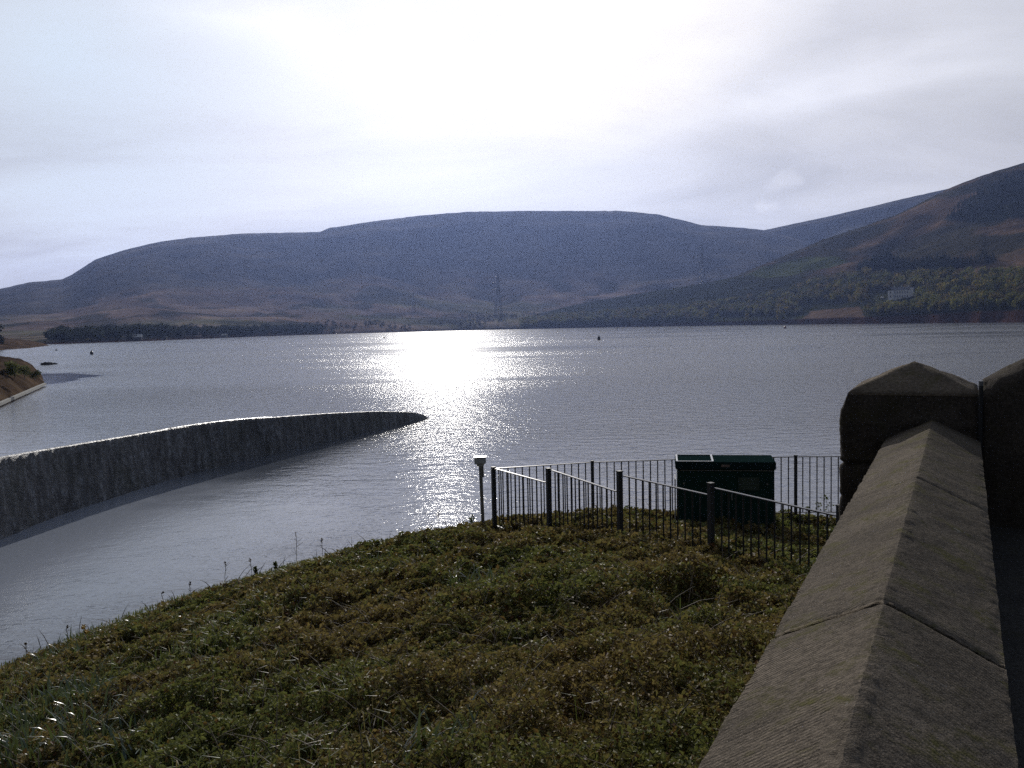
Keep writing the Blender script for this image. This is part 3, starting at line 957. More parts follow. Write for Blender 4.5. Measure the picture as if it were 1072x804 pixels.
pb = [at_z(*p, 0.0)[:2] for p in ((-160, 470), (-60, 441), (0, 423), (25, 412), (46, 402.5), (44, 394), (40, 389), (20, 388), (-30, 389), (-160, 392))]
mound("bank", pb, 3.1, "brown dead-grass bank with a pale stone edge at the left", 201, (0.068, 0.048, 0.035), (0.10, 0.072, 0.050), 0.5)
ps = [at_z(*p, 0.0)[:2] for p in ((-200, 374), (0, 366.5), (30, 364.5), (52, 361.8), (40, 360), (0, 360), (-200, 361))]
mound("bank", ps, 5.5, "low brown spit with a lone dark tree at the far left edge", 211, (0.075, 0.052, 0.036), (0.11, 0.075, 0.05), 2.0, 14)
# pale stone kerb at the waterline of the near-left bank
e = [at_z(*p, 0.25) for p in ((-40, 437), (0, 422.6), (25, 411.6), (47, 402))]
m = MB()
for a, b in zip(e[:-1], e[1:]): m.bar(a, b, 0.3, 0.26)
tag(m.build("kerb", simple("pale_kerb", (0.17, 0.165, 0.15), 0.8, 0, 0.2, 3)), "thin pale stone kerb along the waterline of the left bank", "kerb")
# rock spit and bushes on that bank
for i, (px, py, h_, c, w_, lab) in enumerate((
        (15, 385, 1.9, (0.12, 0.13, 0.055), 1.1, "largest pale green bush on the tip of the left bank"),
        (25, 386.5, 1.2, (0.11, 0.12, 0.055), 1.2, "mid-sized green bush right of the largest one on the left bank"),
        (36, 388, 0.9, (0.06, 0.07, 0.035), 1.4, "low dark green bush at the very tip of the left bank"),
        (3, 386, 0.7, (0.05, 0.045, 0.03), 1.6, "low dark bush at the frame's left edge on the left bank"))):
    q = at_z(px, py, 2.6)
    o = tree_proto("bush", h_, 'broad', c, 500 + i, 420, w_, True); o.location = (q[0], q[1], 2.0); tag(o, lab, "bush")
q = at_y(-2, 353, 420.0); single_tree("lone_tree", (q[0], q[1], 4.0), 8.5, 'broad', (0.022, 0.026, 0.022), 77, "lone dark tree on the low spit at the left edge", 1.0, 320)
for i, px in enumerate((48, 52, 56)):
    p = at_z(px, 382 - i * 0.3, 0.0)
    if i == 0:
        me_ = bmesh.new(); bmesh.ops.create_icosphere(me_, subdivisions=3, radius=1.0)
        for v_ in me_.verts: v_.co *= 1 + 0.55 * mnoise.fractal(v_.co * 1.7, 1.0, 2.0, 3)
        dm = bpy.data.meshes.new("rock"); me_.to_mesh(dm); me_.free(); rock = link_mesh("rock", dm, M_wallbody); o = rock
    else: o = rock.copy(); COL.objects.link(o)
    o.location = (p[0], p[1], 0.0); o.scale = (0.9 - .15 * i, 0.7, 0.55 - 0.12 * i); o.rotation_euler = (0, 0, i * 1.3)
    tag(o, "dark rock in the water off the tip of the left bank", "rock", "rocks off the left bank")

# ------------------------------------------------------------------ curved weir
foot_px = [(-260, 690), (-120, 622), (-60, 593), (0, 566), (60, 541), (120, 521), (180, 502), (240, 486), (300, 472), (360, 458), (420, 444.5), (440, 440.2), (450, 438)]
crest_y = [560, 512, 491, 480, 469.5, 459.5, 449.5, 441, 436, 432, 431.0, 432.5, 436.0]
FP, HH_ = [], []
for (px, py), cy in zip(foot_px, crest_y):
    q = at_z(px, py, 0.0); FP.append(q[:2])
    # height of the crest straight above the foot
    d = ray(px, cy); k = math.hypot(q[0], q[1]) / math.hypot(d[0], d[1]); HH_.append(6.0 + d[2] * k)
FP = np.array(FP); HH_ = np.array(HH_)
arc = np.r_[0, np.cumsum(np.hypot(*np.diff(FP, axis=0).T))]
S = np.linspace(0, arc[-1], 420)


def cubic(xk, yk, x):
    """natural-ish smooth interpolation (Catmull-Rom)"""
    m_ = np.gradient(yk, xk); i = np.clip(np.searchsorted(xk, x) - 1, 0, len(xk) - 2)
    h_ = xk[i + 1] - xk[i]; u = (x - xk[i]) / h_
    return (2 * u**3 - 3 * u**2 + 1) * yk[i] + (u**3 - 2 * u**2 + u) * h_ * m_[i] + (-2 * u**3 + 3 * u**2) * yk[i + 1] + (u**3 - u**2) * h_ * m_[i + 1]


cx_, cy_, ch_ = cubic(arc, FP[:, 0], S), cubic(arc, FP[:, 1], S), np.maximum(cubic(arc, HH_, S), 0.02)
tx, ty = np.gradient(cx_, S), np.gradient(cy_, S); ln = np.hypot(tx, ty); tx /= ln; ty /= ln
nx, ny = -ty, tx                                       # pointing away from the camera (behind the weir)
if (nx * cx_ + ny * cy_).mean() < 0: nx, ny = -nx, -ny
def weir_shell(name, rows, mat, parent, jit, lift=0.0):
    """rows: function f -> (offset behind the foot, height factor)"""
    V = []; UV = []
    for (off, hf, zadd) in rows:
        z = ch_ * hf + zadd + lift * hf
        j = jit * (fbm(S * 1.6, S * 0 + z * 0.25, 4, 301) + 0.6 * fbm(S * 5, z * 0.9, 3, 302))
        o_ = off + j
        V.append(np.stack([cx_ + nx * o_, cy_ + ny * o_, z], -1)); UV.append(np.stack([S, z], -1))
    V = np.array(V); UV = np.array(UV); a, b = V.shape[:2]; idx = np.arange(a * b).reshape(a, b)
    F = np.stack([idx[:-1, :-1], idx[:-1, 1:], idx[1:, 1:], idx[1:, :-1]], -1).reshape(-1, 4)
    return np_mesh(name, V.reshape(-1, 3), F, mat, parent, smooth=True, uv=UV.reshape(-1, 2))


t = NT("weir_wet_stone")
uv = t.node('ShaderNodeUVMap').outputs[0]
mp = t.node('ShaderNodeMapping'); t.l.new(uv, mp.inputs[0]); mp.inputs['Scale'].default_value = (1.0, 0.30, 1.0); mp.inputs['Rotation'].default_value = (0, 0, R(16))
st1 = t.noise(mp.outputs[0], 2.6, 6, 0.72, 0.5); st2 = t.noise(uv, 5.0, 5, 0.7)
mp2 = t.node('ShaderNodeMapping'); t.l.new(uv, mp2.inputs[0]); mp2.inputs['Scale'].default_value = (1.5, 0.8, 1.0); mp2.inputs['Rotation'].default_value = (0, 0, R(20))
st3 = t.noise(mp2.outputs[0], 3.2, 5, 0.75)
c = t.mix(t.ramp(st1, [(0.35, 0.0), (0.65, 1.0)]), (0.044, 0.043, 0.045), (0.135, 0.130, 0.130))
foam = t.math('MULTIPLY', t.ramp(st3, [(0.47, 0.0), (0.66, 1.0)]), t.ramp(st1, [(0.42, 0.0), (0.62, 1.0)]))
c = t.mix(t.math('MULTIPLY', foam, 0.75), c, (0.36, 0.37, 0.39))
moss = t.ramp(t.noise(uv, 0.5, 3), [(0.5, 0.0), (0.7, 1.0)])
c = t.mix(t.math('MULTIPLY', moss, 0.35), c, (0.05, 0.055, 0.03))
t.base(c); t.rough(t.ramp(st2, [(0.3, 0.28), (0.7, 0.6)]))
t.bump(t.math('ADD', st1, t.math('MULTIPLY', st2, 1.0)), 1.0, 0.12)
t.p.inputs['Specular IOR Level'].default_value = 0.3
M_weir = t.m
t = NT("thin_flowing_water"); v = t.coord()
t.base((0.02, 0.021, 0.022)); t.rough(0.24); t.p.inputs['IOR'].default_value = 1.33
t.bump(t.noise(v, 2.2, 5, 0.7), 0.6, 0.05)
M_crest = t.m
weir = empty("weir", (0, 0, 0))
tag(weir, "long curved dark stone weir with water running down its face, tapering into the lake", "weir")
rows = [(-0.02, 0, -0.6)] + [(0.02 + 0.16 * f, f, 0.0) for f in np.linspace(0, 0.985, 14)] + [(0.25, 1.0, 0.0), (0.42, 0.99, 0.0), (0.60, 0.97, -0.06), (0.72, 0.8, -0.2)]
pxS = np.interp(S, arc, [p[0] for p in foot_px])
glint_run = sstep(110, 200, pxS) * (1 - sstep(270, 330, pxS))            # wet crest raised on this stretch to catch sunlight, sunk elsewhere to look dark
weir_shell("face", rows, M_weir, weir, 0.10)
weir_shell("crest", [(0.19, 0.96, 0.0), (0.22, 0.985, 0.0), (0.30, 1.0, 0.004), (0.44, 1.0, 0.0), (0.62, 0.985, -0.03), (0.78, 0.8, -0.2)], M_crest, weir, 0.05, 0.035 * glint_run - 0.09 * (1 - glint_run))

# ------------------------------------------------------------------ near bank
edge_px = [(-260, 782), (-130, 741), (0, 695), (100, 655), (200, 622), (300, 592), (400, 572), (505, 553)]
EDGE = [at_z(*p, 0.8)[:2] for p in edge_px] + [np.array(p) for p in ((1.6, 23.4), (4.2, 23.3), (6.8, 22.6), (9.4, 21.2), (12.0, 19.0), (14.5, 16.0), (17, 12))]
EDGE = np.array(EDGE)
CTRL = [(p[0], p[1], 0.78) for p in EDGE]
CTRL += [(-.39, 18, 1.70), (.67, 16.4, 1.98), (1.74, 14.2, 2.36), (2.84, 12.6, 2.60), (3.87, 10.6, 2.75), (4.9, 8.6, 2.9)]
CTRL += [(1.6, 18.6, 1.70), (3.6, 18.6, 1.74), (6, 18.8, 1.52), (5, 15, 1.85)]
CTRL += [(-.76, 5.2, 3.35), (1.0, 4.8, 3.55), (-3.0, 5.0, 2.85), (-6, 5, 2.2), (0, 2, 3.7), (-4, 1, 3.1), (3, 5.5, 3.4), (4, 4, 3.6), (-1.5, 10, 2.55), (-4, 12, 1.85)]
CTRL = np.array(CTRL)


def _tps(r2): return np.where(r2 > 1e-12, r2 * np.log(r2 + 1e-12), 0)


def _fit():
    n = len(CTRL); K = _tps(((CTRL[:, None, :2] - CTRL[None, :, :2]) ** 2).sum(-1)) + np.eye(n) * 1.5
    P = np.c_[np.ones(n), CTRL[:, :2]]; A = np.block([[K, P], [P.T, np.zeros((3, 3))]])
    return np.linalg.solve(A, np.r_[CTRL[:, 2], 0, 0, 0])


_cf = _fit()


def edge_dist(x, y):
    """signed distance to the bank edge, positive inland"""
    d = np.full(np.shape(x), 1e9); sgn = np.ones(np.shape(x))
    for a, b in zip(EDGE[:-1], EDGE[1:]):
        ab = b - a; t_ = np.clip(((x - a[0]) * ab[0] + (y - a[1]) * ab[1]) / (ab @ ab), 0, 1)
        dx = x - a[0] - t_ * ab[0]; dy = y - a[1] - t_ * ab[1]; dd = np.hypot(dx, dy)
        cr = ab[0] * dy - ab[1] * dx
        u = dd < d; d = np.where(u, dd, d); sgn = np.where(u, np.where(cr > 0, -1, 1), sgn)
    return d * sgn


def ground(x, y):
    x = np.asarray(x, float); y = np.asarray(y, float)
    z = np.zeros(x.shape); n = len(CTRL)
    for i in range(n): z = z + _cf[i] * _tps((x - CTRL[i, 0]) ** 2 + (y - CTRL[i, 1]) ** 2)
    z = z + _cf[n] + _cf[n + 1] * x + _cf[n + 2] * y
    d = edge_dist(x, y)
    return np.where(d < 0, np.minimum(z, 0.8) + 1.1 * d * 2.2, z), d


xs = np.arange(-24, 18, 0.14); ys = np.arange(-6, 26, 0.14); GX, GY = np.meshgrid(xs, ys, indexing='ij')
GZ, GD = ground(GX, GY)
GZs = GZ - 0.05 + np.clip(GD, 0, 1) * 0.10 * fbm(GX / 0.9, GY / 0.9, 4, 402) + 0.03 * fbm(GX / 0.2, GY / 0.2, 2, 403)
ok = (GD > -1.6)
idx = np.arange(GX.size).reshape(GX.shape)
F = np.stack([idx[:-1, :-1], idx[1:, :-1], idx[1:, 1:], idx[:-1, 1:]], -1).reshape(-1, 4)
F = F[ok.ravel()[F].all(1)]
cb = lerp((0.040, 0.030, 0.021), (0.062, 0.047, 0.032), sstep(-0.1, 0.1, fbm(GX / 0.3, GY / 0.3, 3, 404))).reshape(-1, 3)
tag(np_mesh("bank", np.stack([GX, GY, GZs], -1).reshape(-1, 3), F, M_earthbank, smooth=True, col=cb), "near bank of brown earth under low shrubs sloping to the water", "bank", None, "structure")

# ------------------------------------------------------------------ wall geometry
VP = ray(1010, 314.5); Wd = VP
Lat = np.cross(Wd, [0, 0, 1.0]); Lat /= np.linalg.norm(Lat); Up = np.cross(Lat, Wd)


def kk(px, py):
    d = ray(px, py); return (d @ Lat) / (-(d @ Up)), (d @ Wd) / (-(d @ Up))


k_ridge = kk(879, 804)[0]; k_l = kk(732, 804)[0]; k_r = kk(1066, 804)[0]
CW = 0.62
bE = CW / (k_r - k_l)                      # eaves below the eye
lat_mid = (k_r + k_l) / 2 * bE
aR = lat_mid / k_ridge                     # ridge below the eye
sP = kk(977, 439)[1] * aR
print("WALL k", k_ridge, k_l, k_r, "eave", bE, "ridge", aR, "latmid", lat_mid, "pier s", sP, "joints", kk(957.5, 499)[1] * aR, kk(925, 628)[1] * aR)


def wp(s_, l_, h_):
    """wall frame -> world (s along, l to the right, h above the eye)"""
    return CAM + Wd * s_ + Lat * l_ + Up * h_


def stone_block(name, s0, s1, parent, seed):
    """one saddle-back coping stone"""
    ns = max(8, int((s1 - s0) / 0.018)); g = 0.004
    half = CW / 2
    prof_ = []
    for f in np.linspace(-1, 1, 45):
        l_ = lat_mid + half * f; h_ = -aR - (bE - aR) * abs(f)
        h_ -= 0.003 * math.exp(-(f / 0.03) ** 2)                           # worn arris
        prof_.append((l_, h_, f))
    prof_ = [(lat_mid - half * .93, -bE - 0.17, -1.2), (lat_mid - half * .97, -bE - 0.10, -1.1)] + prof_ + [(lat_mid + half * .97, -bE - 0.10, 1.1), (lat_mid + half * .93, -bE - 0.17, 1.2)]
    V = []; UV = []
    ss = np.linspace(s0 + g, s1 - g, ns)
    tiltz = random.uniform(-0.004, 0.004); sl = random.uniform(-0.004, 0.004)
    for s_ in ss:
        u = min(s_ - s0, s1 - s_)
        for (l_, h_, f) in prof_:
            p = Vector(wp(s_, l_, h_))
            n = mnoise.fractal(p * 9.0 + Vector((seed, 0, 0)), 0.9, 2.1, 4) * 0.0022 + mnoise.noise(p * 1.3) * 0.003
            if abs(f) < 0.05: n += mnoise.fractal(p * 22.0 + Vector((0, seed, 0)), 0.8, 2.0, 3) * 0.0045
            if abs(abs(f) - 1) < 0.06: n += mnoise.fractal(p * 14.0, 0.8, 2.0, 3) * 0.005
            rd = -0.016 * math.exp(-u / 0.012) * (0.5 + 1.0 * abs(mnoise.noise(p * 11)))
            q = wp(s_, l_ + sl + (0.5 * n if f > 0 else -0.5 * n), h_ + n + tiltz + rd)
            V.append(q); UV.append((s_ + 0.18 * abs(f), f))
    a, b = ns, len(prof_); idx = np.arange(a * b).reshape(a, b)
    F = np.stack([idx[:-1, :-1], idx[:-1, 1:], idx[1:, 1:], idx[1:, :-1]], -1).reshape(-1, 4)
    # end caps as quads strips across the profile
    caps = []
    for r_ in (0, a - 1):
        for i in range(b // 2):
            j = b - 1 - i
            if j - i < 2: break
            q = [idx[r_, i], idx[r_, i + 1], idx[r_, j - 1], idx[r_, j]]
            if len(set(q)) == 4: caps.append(q if r_ == 0 else q[::-1])
    o = np_mesh(name, np.array(V), np.r_[F, np.array(caps)], M_coping, parent, smooth=True, uv=np.array(UV))
    me = o.data; ev = np.empty(len(me.edges) * 2, np.int32); me.edges.foreach_get("vertices", ev); ev = ev.reshape(-1, 2)
    kr = b // 2; sh = ((ev % b) == kr).all(1) | ((ev % b) == 2).all(1) | ((ev % b) == b - 3).all(1)      # crisp arris and eaves
    at_ = me.attributes.new("sharp_edge", 'BOOLEAN', 'EDGE'); at_.data.foreach_set("value", sh)
    return o


wall = empty("stone_wall", wp(2.0, lat_mid, -bE - 1.2))
bpy.context.view_layer.update()
tag(wall, "long weathered stone wall with saddle-back coping running from the foreground to the pier", "wall")
INV = wall.matrix_world.inverted()


def parent_keep(o, p):
    o.parent = p; o.matrix_parent_inverse = p.matrix_world.inverted()


j1, j2 = kk(957.5, 499)[1] * aR, kk(925, 628)[1] * aR
step = (j1 - j2)
cuts = [sP + 0.05, j1, j2, j2 - step * 0.98, j2 - step * 2.0, j2 - step * 3.0]
for i in range(len(cuts) - 1):
    o = stone_block("coping_stone", cuts[i + 1], cuts[i], None, i * 7.3); parent_keep(o, wall)
m = MB()
half = CW / 2 - 0.07
b0 = -bE - 0.165
m.add([wp(s_, lat_mid + sg * half, hh) for s_ in (cuts[-1], sP + 0.1) for sg, hh in ((-1, b0), (1, b0), (1, -4.0), (-1, -4.0))],
      [(0, 1, 2, 3), (4, 7, 6, 5), (0, 4, 5, 1), (1, 5, 6, 2), (2, 6, 7, 3), (3, 7, 4, 0)])
o = m.build("masonry", M_wallbody); parent_keep(o, wall)
m = MB()   # mortar seen in the joints
for c_ in cuts[1:-1]:
    pts = [(-half * 1.12, -bE - 0.03), (0, -aR - 0.022), (half * 1.12, -bE - 0.03), (half, b0 + .01), (-half, b0 + .01)]
    m.prism([wp(c_ - 0.006, lat_mid + l_, h_) for l_, h_ in pts], (0, 0, 0), tuple(Wd * 0.012))
o = m.build("mortar", M_mortar); parent_keep(o, wall)

# pier: corners of the cap from its front edge
def on_s(px, py, s_):
    d = ray(px, py); p = d * (s_ / (d @ Wd)); return p @ Lat, p @ Up


la, ha = on_s(887, 411.5, sP); lb, hb = on_s(1025, 412, sP)
hc = (ha + hb) / 2; pw = lb - la; lc = (la + lb) / 2
print("PIER", la, lb, hc, "width", pw)
dep = pw * 0.95
_, hap = on_s(958, 378, sP + dep / 2)
pier = empty("stone_pier", wp(sP + dep / 2, lc, -3.0)); bpy.context.view_layer.update()
tag(pier, "square stone pier with a low pyramid cap standing at the far end of the wall", "pier")


def rough_box(l0, l1, s0, s1, h0, h1, amp_, n=34, seed=0.0):
    """rock-faced block in the wall frame: every side is a displaced grid"""
    bm = bmesh.new()
    def side(fn, fixed_normal, na, nb):
        vs = [[bm.verts.new(fn(a / na, b / nb)) for b in range(nb + 1)] for a in range(na + 1)]
        for a in range(na):
            for b in range(nb): bm.faces.new((vs[a][b], vs[a + 1][b], vs[a + 1][b + 1], vs[a][b + 1]))
    def P(s_, l_, h_): return Vector(wp(s_, l_, h_))
    nh = int(n * abs(h1 - h0) / abs(l1 - l0))
    side(lambda a, b: P(s0, l0 + (l1 - l0) * a, h0 + (h1 - h0) * b), None, n, nh)
    side(lambda a, b: P(s1, l0 + (l1 - l0) * a, h0 + (h1 - h0) * b), None, n, nh)
    side(lambda a, b: P(s0 + (s1 - s0) * a, l0, h0 + (h1 - h0) * b), None, n, nh)
    side(lambda a, b: P(s0 + (s1 - s0) * a, l1, h0 + (h1 - h0) * b), None, n, nh)
    side(lambda a, b: P(s0 + (s1 - s0) * a, l0 + (l1 - l0) * b, h1), None, n, n)
    bmesh.ops.remove_doubles(bm, verts=bm.verts, dist=1e-4)
    bmesh.ops.recalc_face_normals(bm, faces=bm.faces); bm.normal_update()
    c0 = Vector(wp((s0 + s1) / 2, (l0 + l1) / 2, (h0 + h1) / 2))
    moves = []
    for v_ in bm.verts:
        q = v_.co - Vector(CAM); hh = q.dot(Vector(Up))
        course = (hh - h1) / 0.27; fr = abs((course % 1.0) - 0.5) * 2         # deep joints between courses
        jn = -0.035 * max(0.0, (fr - 0.88) / 0.12)
        ed = min(1.0, max(0.0, (h1 - hh) / 0.15))
        n_ = mnoise.fractal(v_.co * 5.5 + Vector((seed, 0, 0)), 0.9, 2.0, 4)
        lf = max(0.0, -v_.normal.dot(Vector(Lat))); moves.append(v_.normal * (ed * (amp_ * (0.6 + n_ + 2.0 * lf) + jn)))
    for v_, d in zip(bm.verts, moves): v_.co += d
    for f in bm.faces: f.smooth = True
    me = bpy.data.meshes.new("shaft"); bm.to_mesh(me); bm.free()
    return me


o = link_mesh("shaft", rough_box(la + 0.005, lb - 0.005, sP + 0.005, sP + dep, -3.4, hc, 0.024), M_wallbody); parent_keep(o, pier)
# cap
bm = bmesh.new(); N = 30; vs = []
rows_ = []
for i in range(N + 1):
    row = []
    for j in range(N + 1):
        a, b = i / N * 2 - 1, j / N * 2 - 1
        r_ = max(abs(a), abs(b)); hh = hc + (hap - hc) * (1 - r_) ** 0.93
        if r_ > 0.97: hh -= 0.006
        p = wp(sP + dep / 2 + b * dep * 0.5, lc + a * pw * 0.5, hh)
        pv = Vector(p); d = mnoise.fractal(pv * 7, 0.9, 2, 4) * 0.008
        row.append(bm.verts.new(pv + Vector(Up) * (d if r_ < 0.99 else 0.3 * d)))
    rows_.append(row)
for i in range(N):
    for j in range(N): bm.faces.new((rows_[i][j], rows_[i + 1][j], rows_[i + 1][j + 1], rows_[i][j + 1]))
rim = [rows_[i][0] for i in range(N + 1)] + [rows_[N][j] for j in range(1, N + 1)] + [rows_[i][N] for i in range(N - 1, -1, -1)] + [rows_[0][j] for j in range(N - 1, 0, -1)]
low = [bm.verts.new(v_.co - Vector(Up) * 0.012) for v_ in rim]
for k in range(len(rim)):
    k2 = (k + 1) % len(rim); bm.faces.new((rim[k2], rim[k], low[k], low[k2]))
bmesh.ops.recalc_face_normals(bm, faces=bm.faces)
for f in bm.faces: f.smooth = True
me = bpy.data.meshes.new("cap_stone"); bm.to_mesh(me); bm.free()
o = link_mesh("cap_stone", me, M_pier); parent_keep(o, pier)

# curved parapet that sweeps up to the right of the pier
par = empty("swept_parapet", wp(sP + 0.2, lb + 0.5, -2.0)); bpy.context.view_layer.update()
tag(par, "dark stone parapet with a rounded top sweeping up to the right of the pier", "wall")
l0p, h0p = on_s(1029, 399, sP + 0.12); l1p, h1p = on_s(1072, 374, sP + 0.12)
print("PARAPET", l0p, h0p, l1p, h1p)
us = np.r_[np.linspace(0, 1.2, 70), np.linspace(1.25, 4.0, 30)]
slope = (h1p - h0p) / (l1p - l0p)
V = []; UV = []
thick = 0.5
for u in us:
    hb_ = h0p + min(slope * u * (1 - 0.2 * u), slope * 0.8) if u < 1.25 else h0p + slope * 0.8
    hb_ = h0p + slope * (1 - math.exp(-u * 1.1)) / 1.1 * 1.0
    for k in range(46):
        if k < 14: s_, h_ = 0.0, -3.2 + (hb_ - 0.16 + 3.2) * k / 14
        elif k < 32:
            an = math.pi * (k - 14) / 17; s_ = thick / 2 - math.cos(an) * thick / 2; h_ = hb_ - 0.16 + 0.16 * math.sin(an)
        else: s_, h_ = thick, hb_ - 0.16 - (hb_ - 0.16 + 3.2) * (k - 31) / 14
        p = Vector(wp(sP + 0.03 + s_, l0p + u, h_))
        n_ = mnoise.fractal(p * 6.0 + Vector((3, 1, 9)), 0.9, 2.0, 4) * 0.022 + mnoise.noise(p * 16) * 0.006
        V.append(wp(sP + 0.03 + s_ - n_, l0p + u, h_ + 0.5 * n_)); UV.append((u, h_))
a, b = len(us), 46; idx = np.arange(a * b).reshape(a, b)
F = np.stack([idx[:-1, :-1], idx[1:, :-1], idx[1:, 1:], idx[:-1, 1:]], -1).reshape(-1, 4)
caps = [[idx[0, i], idx[0, i + 1], idx[0, b - 2 - i], idx[0, b - 1 - i]] for i in range(b // 2 - 1)]
o = np_mesh("masonry", np.array(V), np.r_[F, np.array(caps)], M_wallbody, None, smooth=True, uv=np.array(UV)); parent_keep(o, par)

# thin post in the slot between pier and parapet
lp_, hp_ = on_s(1026, 399, sP - 0.02)
post = empty("slot_post", wp(sP - 0.03, lp_, -2.0)); bpy.context.view_layer.update()
tag(post, "thin dark metal post with a pale tip in the slot between pier and parapet", "post")
m = MB(); m.tube(wp(sP - 0.028, lp_ + 0.006, hp_ - 0.032), wp(sP - 0.028, lp_ + 0.006, -2.4), 0.016, None, 12); o = m.build("pole", M_blackmetal, smooth=False); parent_keep(o, post)
m = MB(); m.tube(wp(sP - 0.028, lp_ + 0.006, hp_ + 0.002), wp(sP - 0.028, lp_ + 0.006, hp_ - 0.032), 0.0155, None, 12); o = m.build("tip", M_grey, smooth=False); parent_keep(o, post)

# footpath on the dam crest, right of the wall
m = MB(); hF = -1.62
m.add([wp(-6, lat_mid + half - 0.01, hF), wp(-6, 9, hF), wp(sP + 0.6, 9, hF), wp(sP + 0.6, lat_mid + half - 0.01, hF),
       wp(-6, lat_mid + half - 0.01, hF - 2.5), wp(-6, 9, hF - 2.5), wp(sP + 0.6, 9, hF - 2.5), wp(sP + 0.6, lat_mid + half - 0.01, hF - 2.5)],
      [(0, 1, 2, 3), (7, 6, 5, 4), (0, 4, 5, 1), (1, 5, 6, 2), (2, 6, 7, 3), (3, 7, 4, 0)])
tag(m.build("footpath", M_paving), "dark paved footpath on the inner side of the wall", "path", None, "structure")

# ------------------------------------------------------------------ fences
def zt(px, py, y): return at_y(px, py, y)


def fence(name, label, posts, panels, pw=0.075):
    """posts: (x,y,ztop,zbase); panels: (p0,p1) top rail end points + drop"""
    o = empty(name, (posts[0][0], posts[0][1], posts[0][3])); bpy.context.view_layer.update()
    tag(o, label, "fence")
    for (x, y, z1, z0) in posts:
        m = MB(); m.box((x, y, (z1 + z0 - 0.4) / 2), (pw, pw, z1 - z0 + 0.4), R(-60)); m.box((x, y, z1 + 0.009), (pw + 0.01, pw + 0.01, 0.018), R(-60))
        p = m.build("post", M_blackmetal); parent_keep(p, o)
    for (p0, p1, h_) in panels:
        p0 = Vector([float(c) for c in p0]); p1 = Vector([float(c) for c in p1]); d = p1 - p0; L = d.length
        m = MB(); m.bar(p0 + Vector((0, 0, -h_)), p1 + Vector((0, 0, -h_)), 0.04, 0.014); lo_ = m.build("bottom_rail", M_blackmetal); parent_keep(lo_, o)
        m = MB(); m.bar(p0, p1, 0.045, 0.016)
        pan = m.build("top_rail", M_rail); parent_keep(pan, o)
        n = max(3, round(L / 0.152))
        for i in range(1, n):
            q = p0 + d * (i / n)
            m = MB(); m.tube(q + Vector((0, 0, -0.006)), q + Vector((0, 0, -h_)), 0.0125, None, 8)
            b_ = m.build("bar", M_blackmetal); b_.parent = pan; b_.matrix_parent_inverse = Matrix.Identity(4)
            pan_inv = pan.matrix_world
    return o


ybk = [18.0, 18.6, 18.8, 18.8, 18.6]
cor = at_y(516.5, 489.5, 18.0); b1 = at_y(620, 483, 18.55); b2 = at_y(726, 479.5, 18.75); b3 = at_y(833, 477.2, 18.8); b4 = at_y(945, 476.5, 18.7)
gz = lambda p: float(ground(np.array([p[0]]), np.array([p[1]]))[0][0])
hp_f = 1.2
tops = [b1, b2, b3, b4]
o1 = fence("railing_fence", "black metal railing along the waterside behind the green cabinet",
           [(*q[:2], q[2] + 0.0, min(gz(q), q[2] - 1.1)) for q in tops],
           [(a + np.array([0, 0, -0.02]), b + np.array([0, 0, -0.02]), hp_f) for a, b in ((cor, b1), (b1, b2), (b2, b3), (b3, b4))], 0.05)
f0 = cor
f1a, f1b = at_y(571, 505, 16.5), at_y(574, 491, 16.4)
f2a, f2b = at_y(645, 514.5, 14.3), at_y(648.5, 494, 14.2)
f3a, f3b = at_y(741, 518, 12.7), at_y(744, 506.5, 12.6)
f4a = at_y(876, 540, 10.6); f4b = at_y(880, 530, 10.5); f5a = at_y(1000, 566, 8.9)
s0 = at_y(518, 490.5, 17.95); s1 = at_y(577, 492, 16.35); s2 = at_y(652, 498, 14.15); s3 = at_y(748, 511, 12.55)
fposts = [(*q[:2], q[2], gz(q)) for q in (f0, f1b, f2b, f3b)] + [(f4b[0], f4b[1], f4b[2], gz(f4b))]
o2 = fence("railing_fence", "black metal railing stepping down the bank in front of the green cabinet",
           fposts, [(s0, f1a, 1.18), (s1, f2a, 1.12), (s2, f3a, 1.08), (s3, f4a, 1.04), (at_y(884, 533, 10.45), f5a, 1.0)])

# ------------------------------------------------------------------ green cabinet
cY = 17.15
cl_, cr_ = at_y(713, 492, cY), at_y(812, 492, cY)
ctop = at_y(763, 483.5, cY); cz1 = ctop[2]; cz0 = gz(np.array([(cl_[0] + cr_[0]) / 2, cY])) - 0.1
cw_ = cr_[0] - cl_[0]; cxm = (cl_[0] + cr_[0]) / 2
cab = empty("green_cabinet", (cxm, cY + 0.35, cz0), R(-9.5)); tag(cab, "dark green steel utility cabinet with an overhanging lid inside the railings", "cabinet")
Hc = cz1 - cz0; lidh = 0.15
m = MB(); m.box((0, 0, (Hc - lidh) / 2), (cw_, 0.66, Hc - lidh)); m.build("body", M_green, cab, bevel=0.012)
m = MB(); w2 = cw_ / 2 + 0.035
m.prism([(-w2, -0.385, Hc - lidh), (-w2, 0.385, Hc - lidh), (-w2, 0.385, Hc + 0.03), (-w2 + 0.0, -0.36, Hc - 0.004)], (0, 0, 0), (2 * w2, 0, 0)); m.build("lid", M_lid, cab, bevel=0.012)
m = MB(); m.box((0.02, -0.338, Hc - lidh - 0.022), (cw_ * 0.95, 0.02, 0.014)); m.build("drip_strip", M_grey, cab)
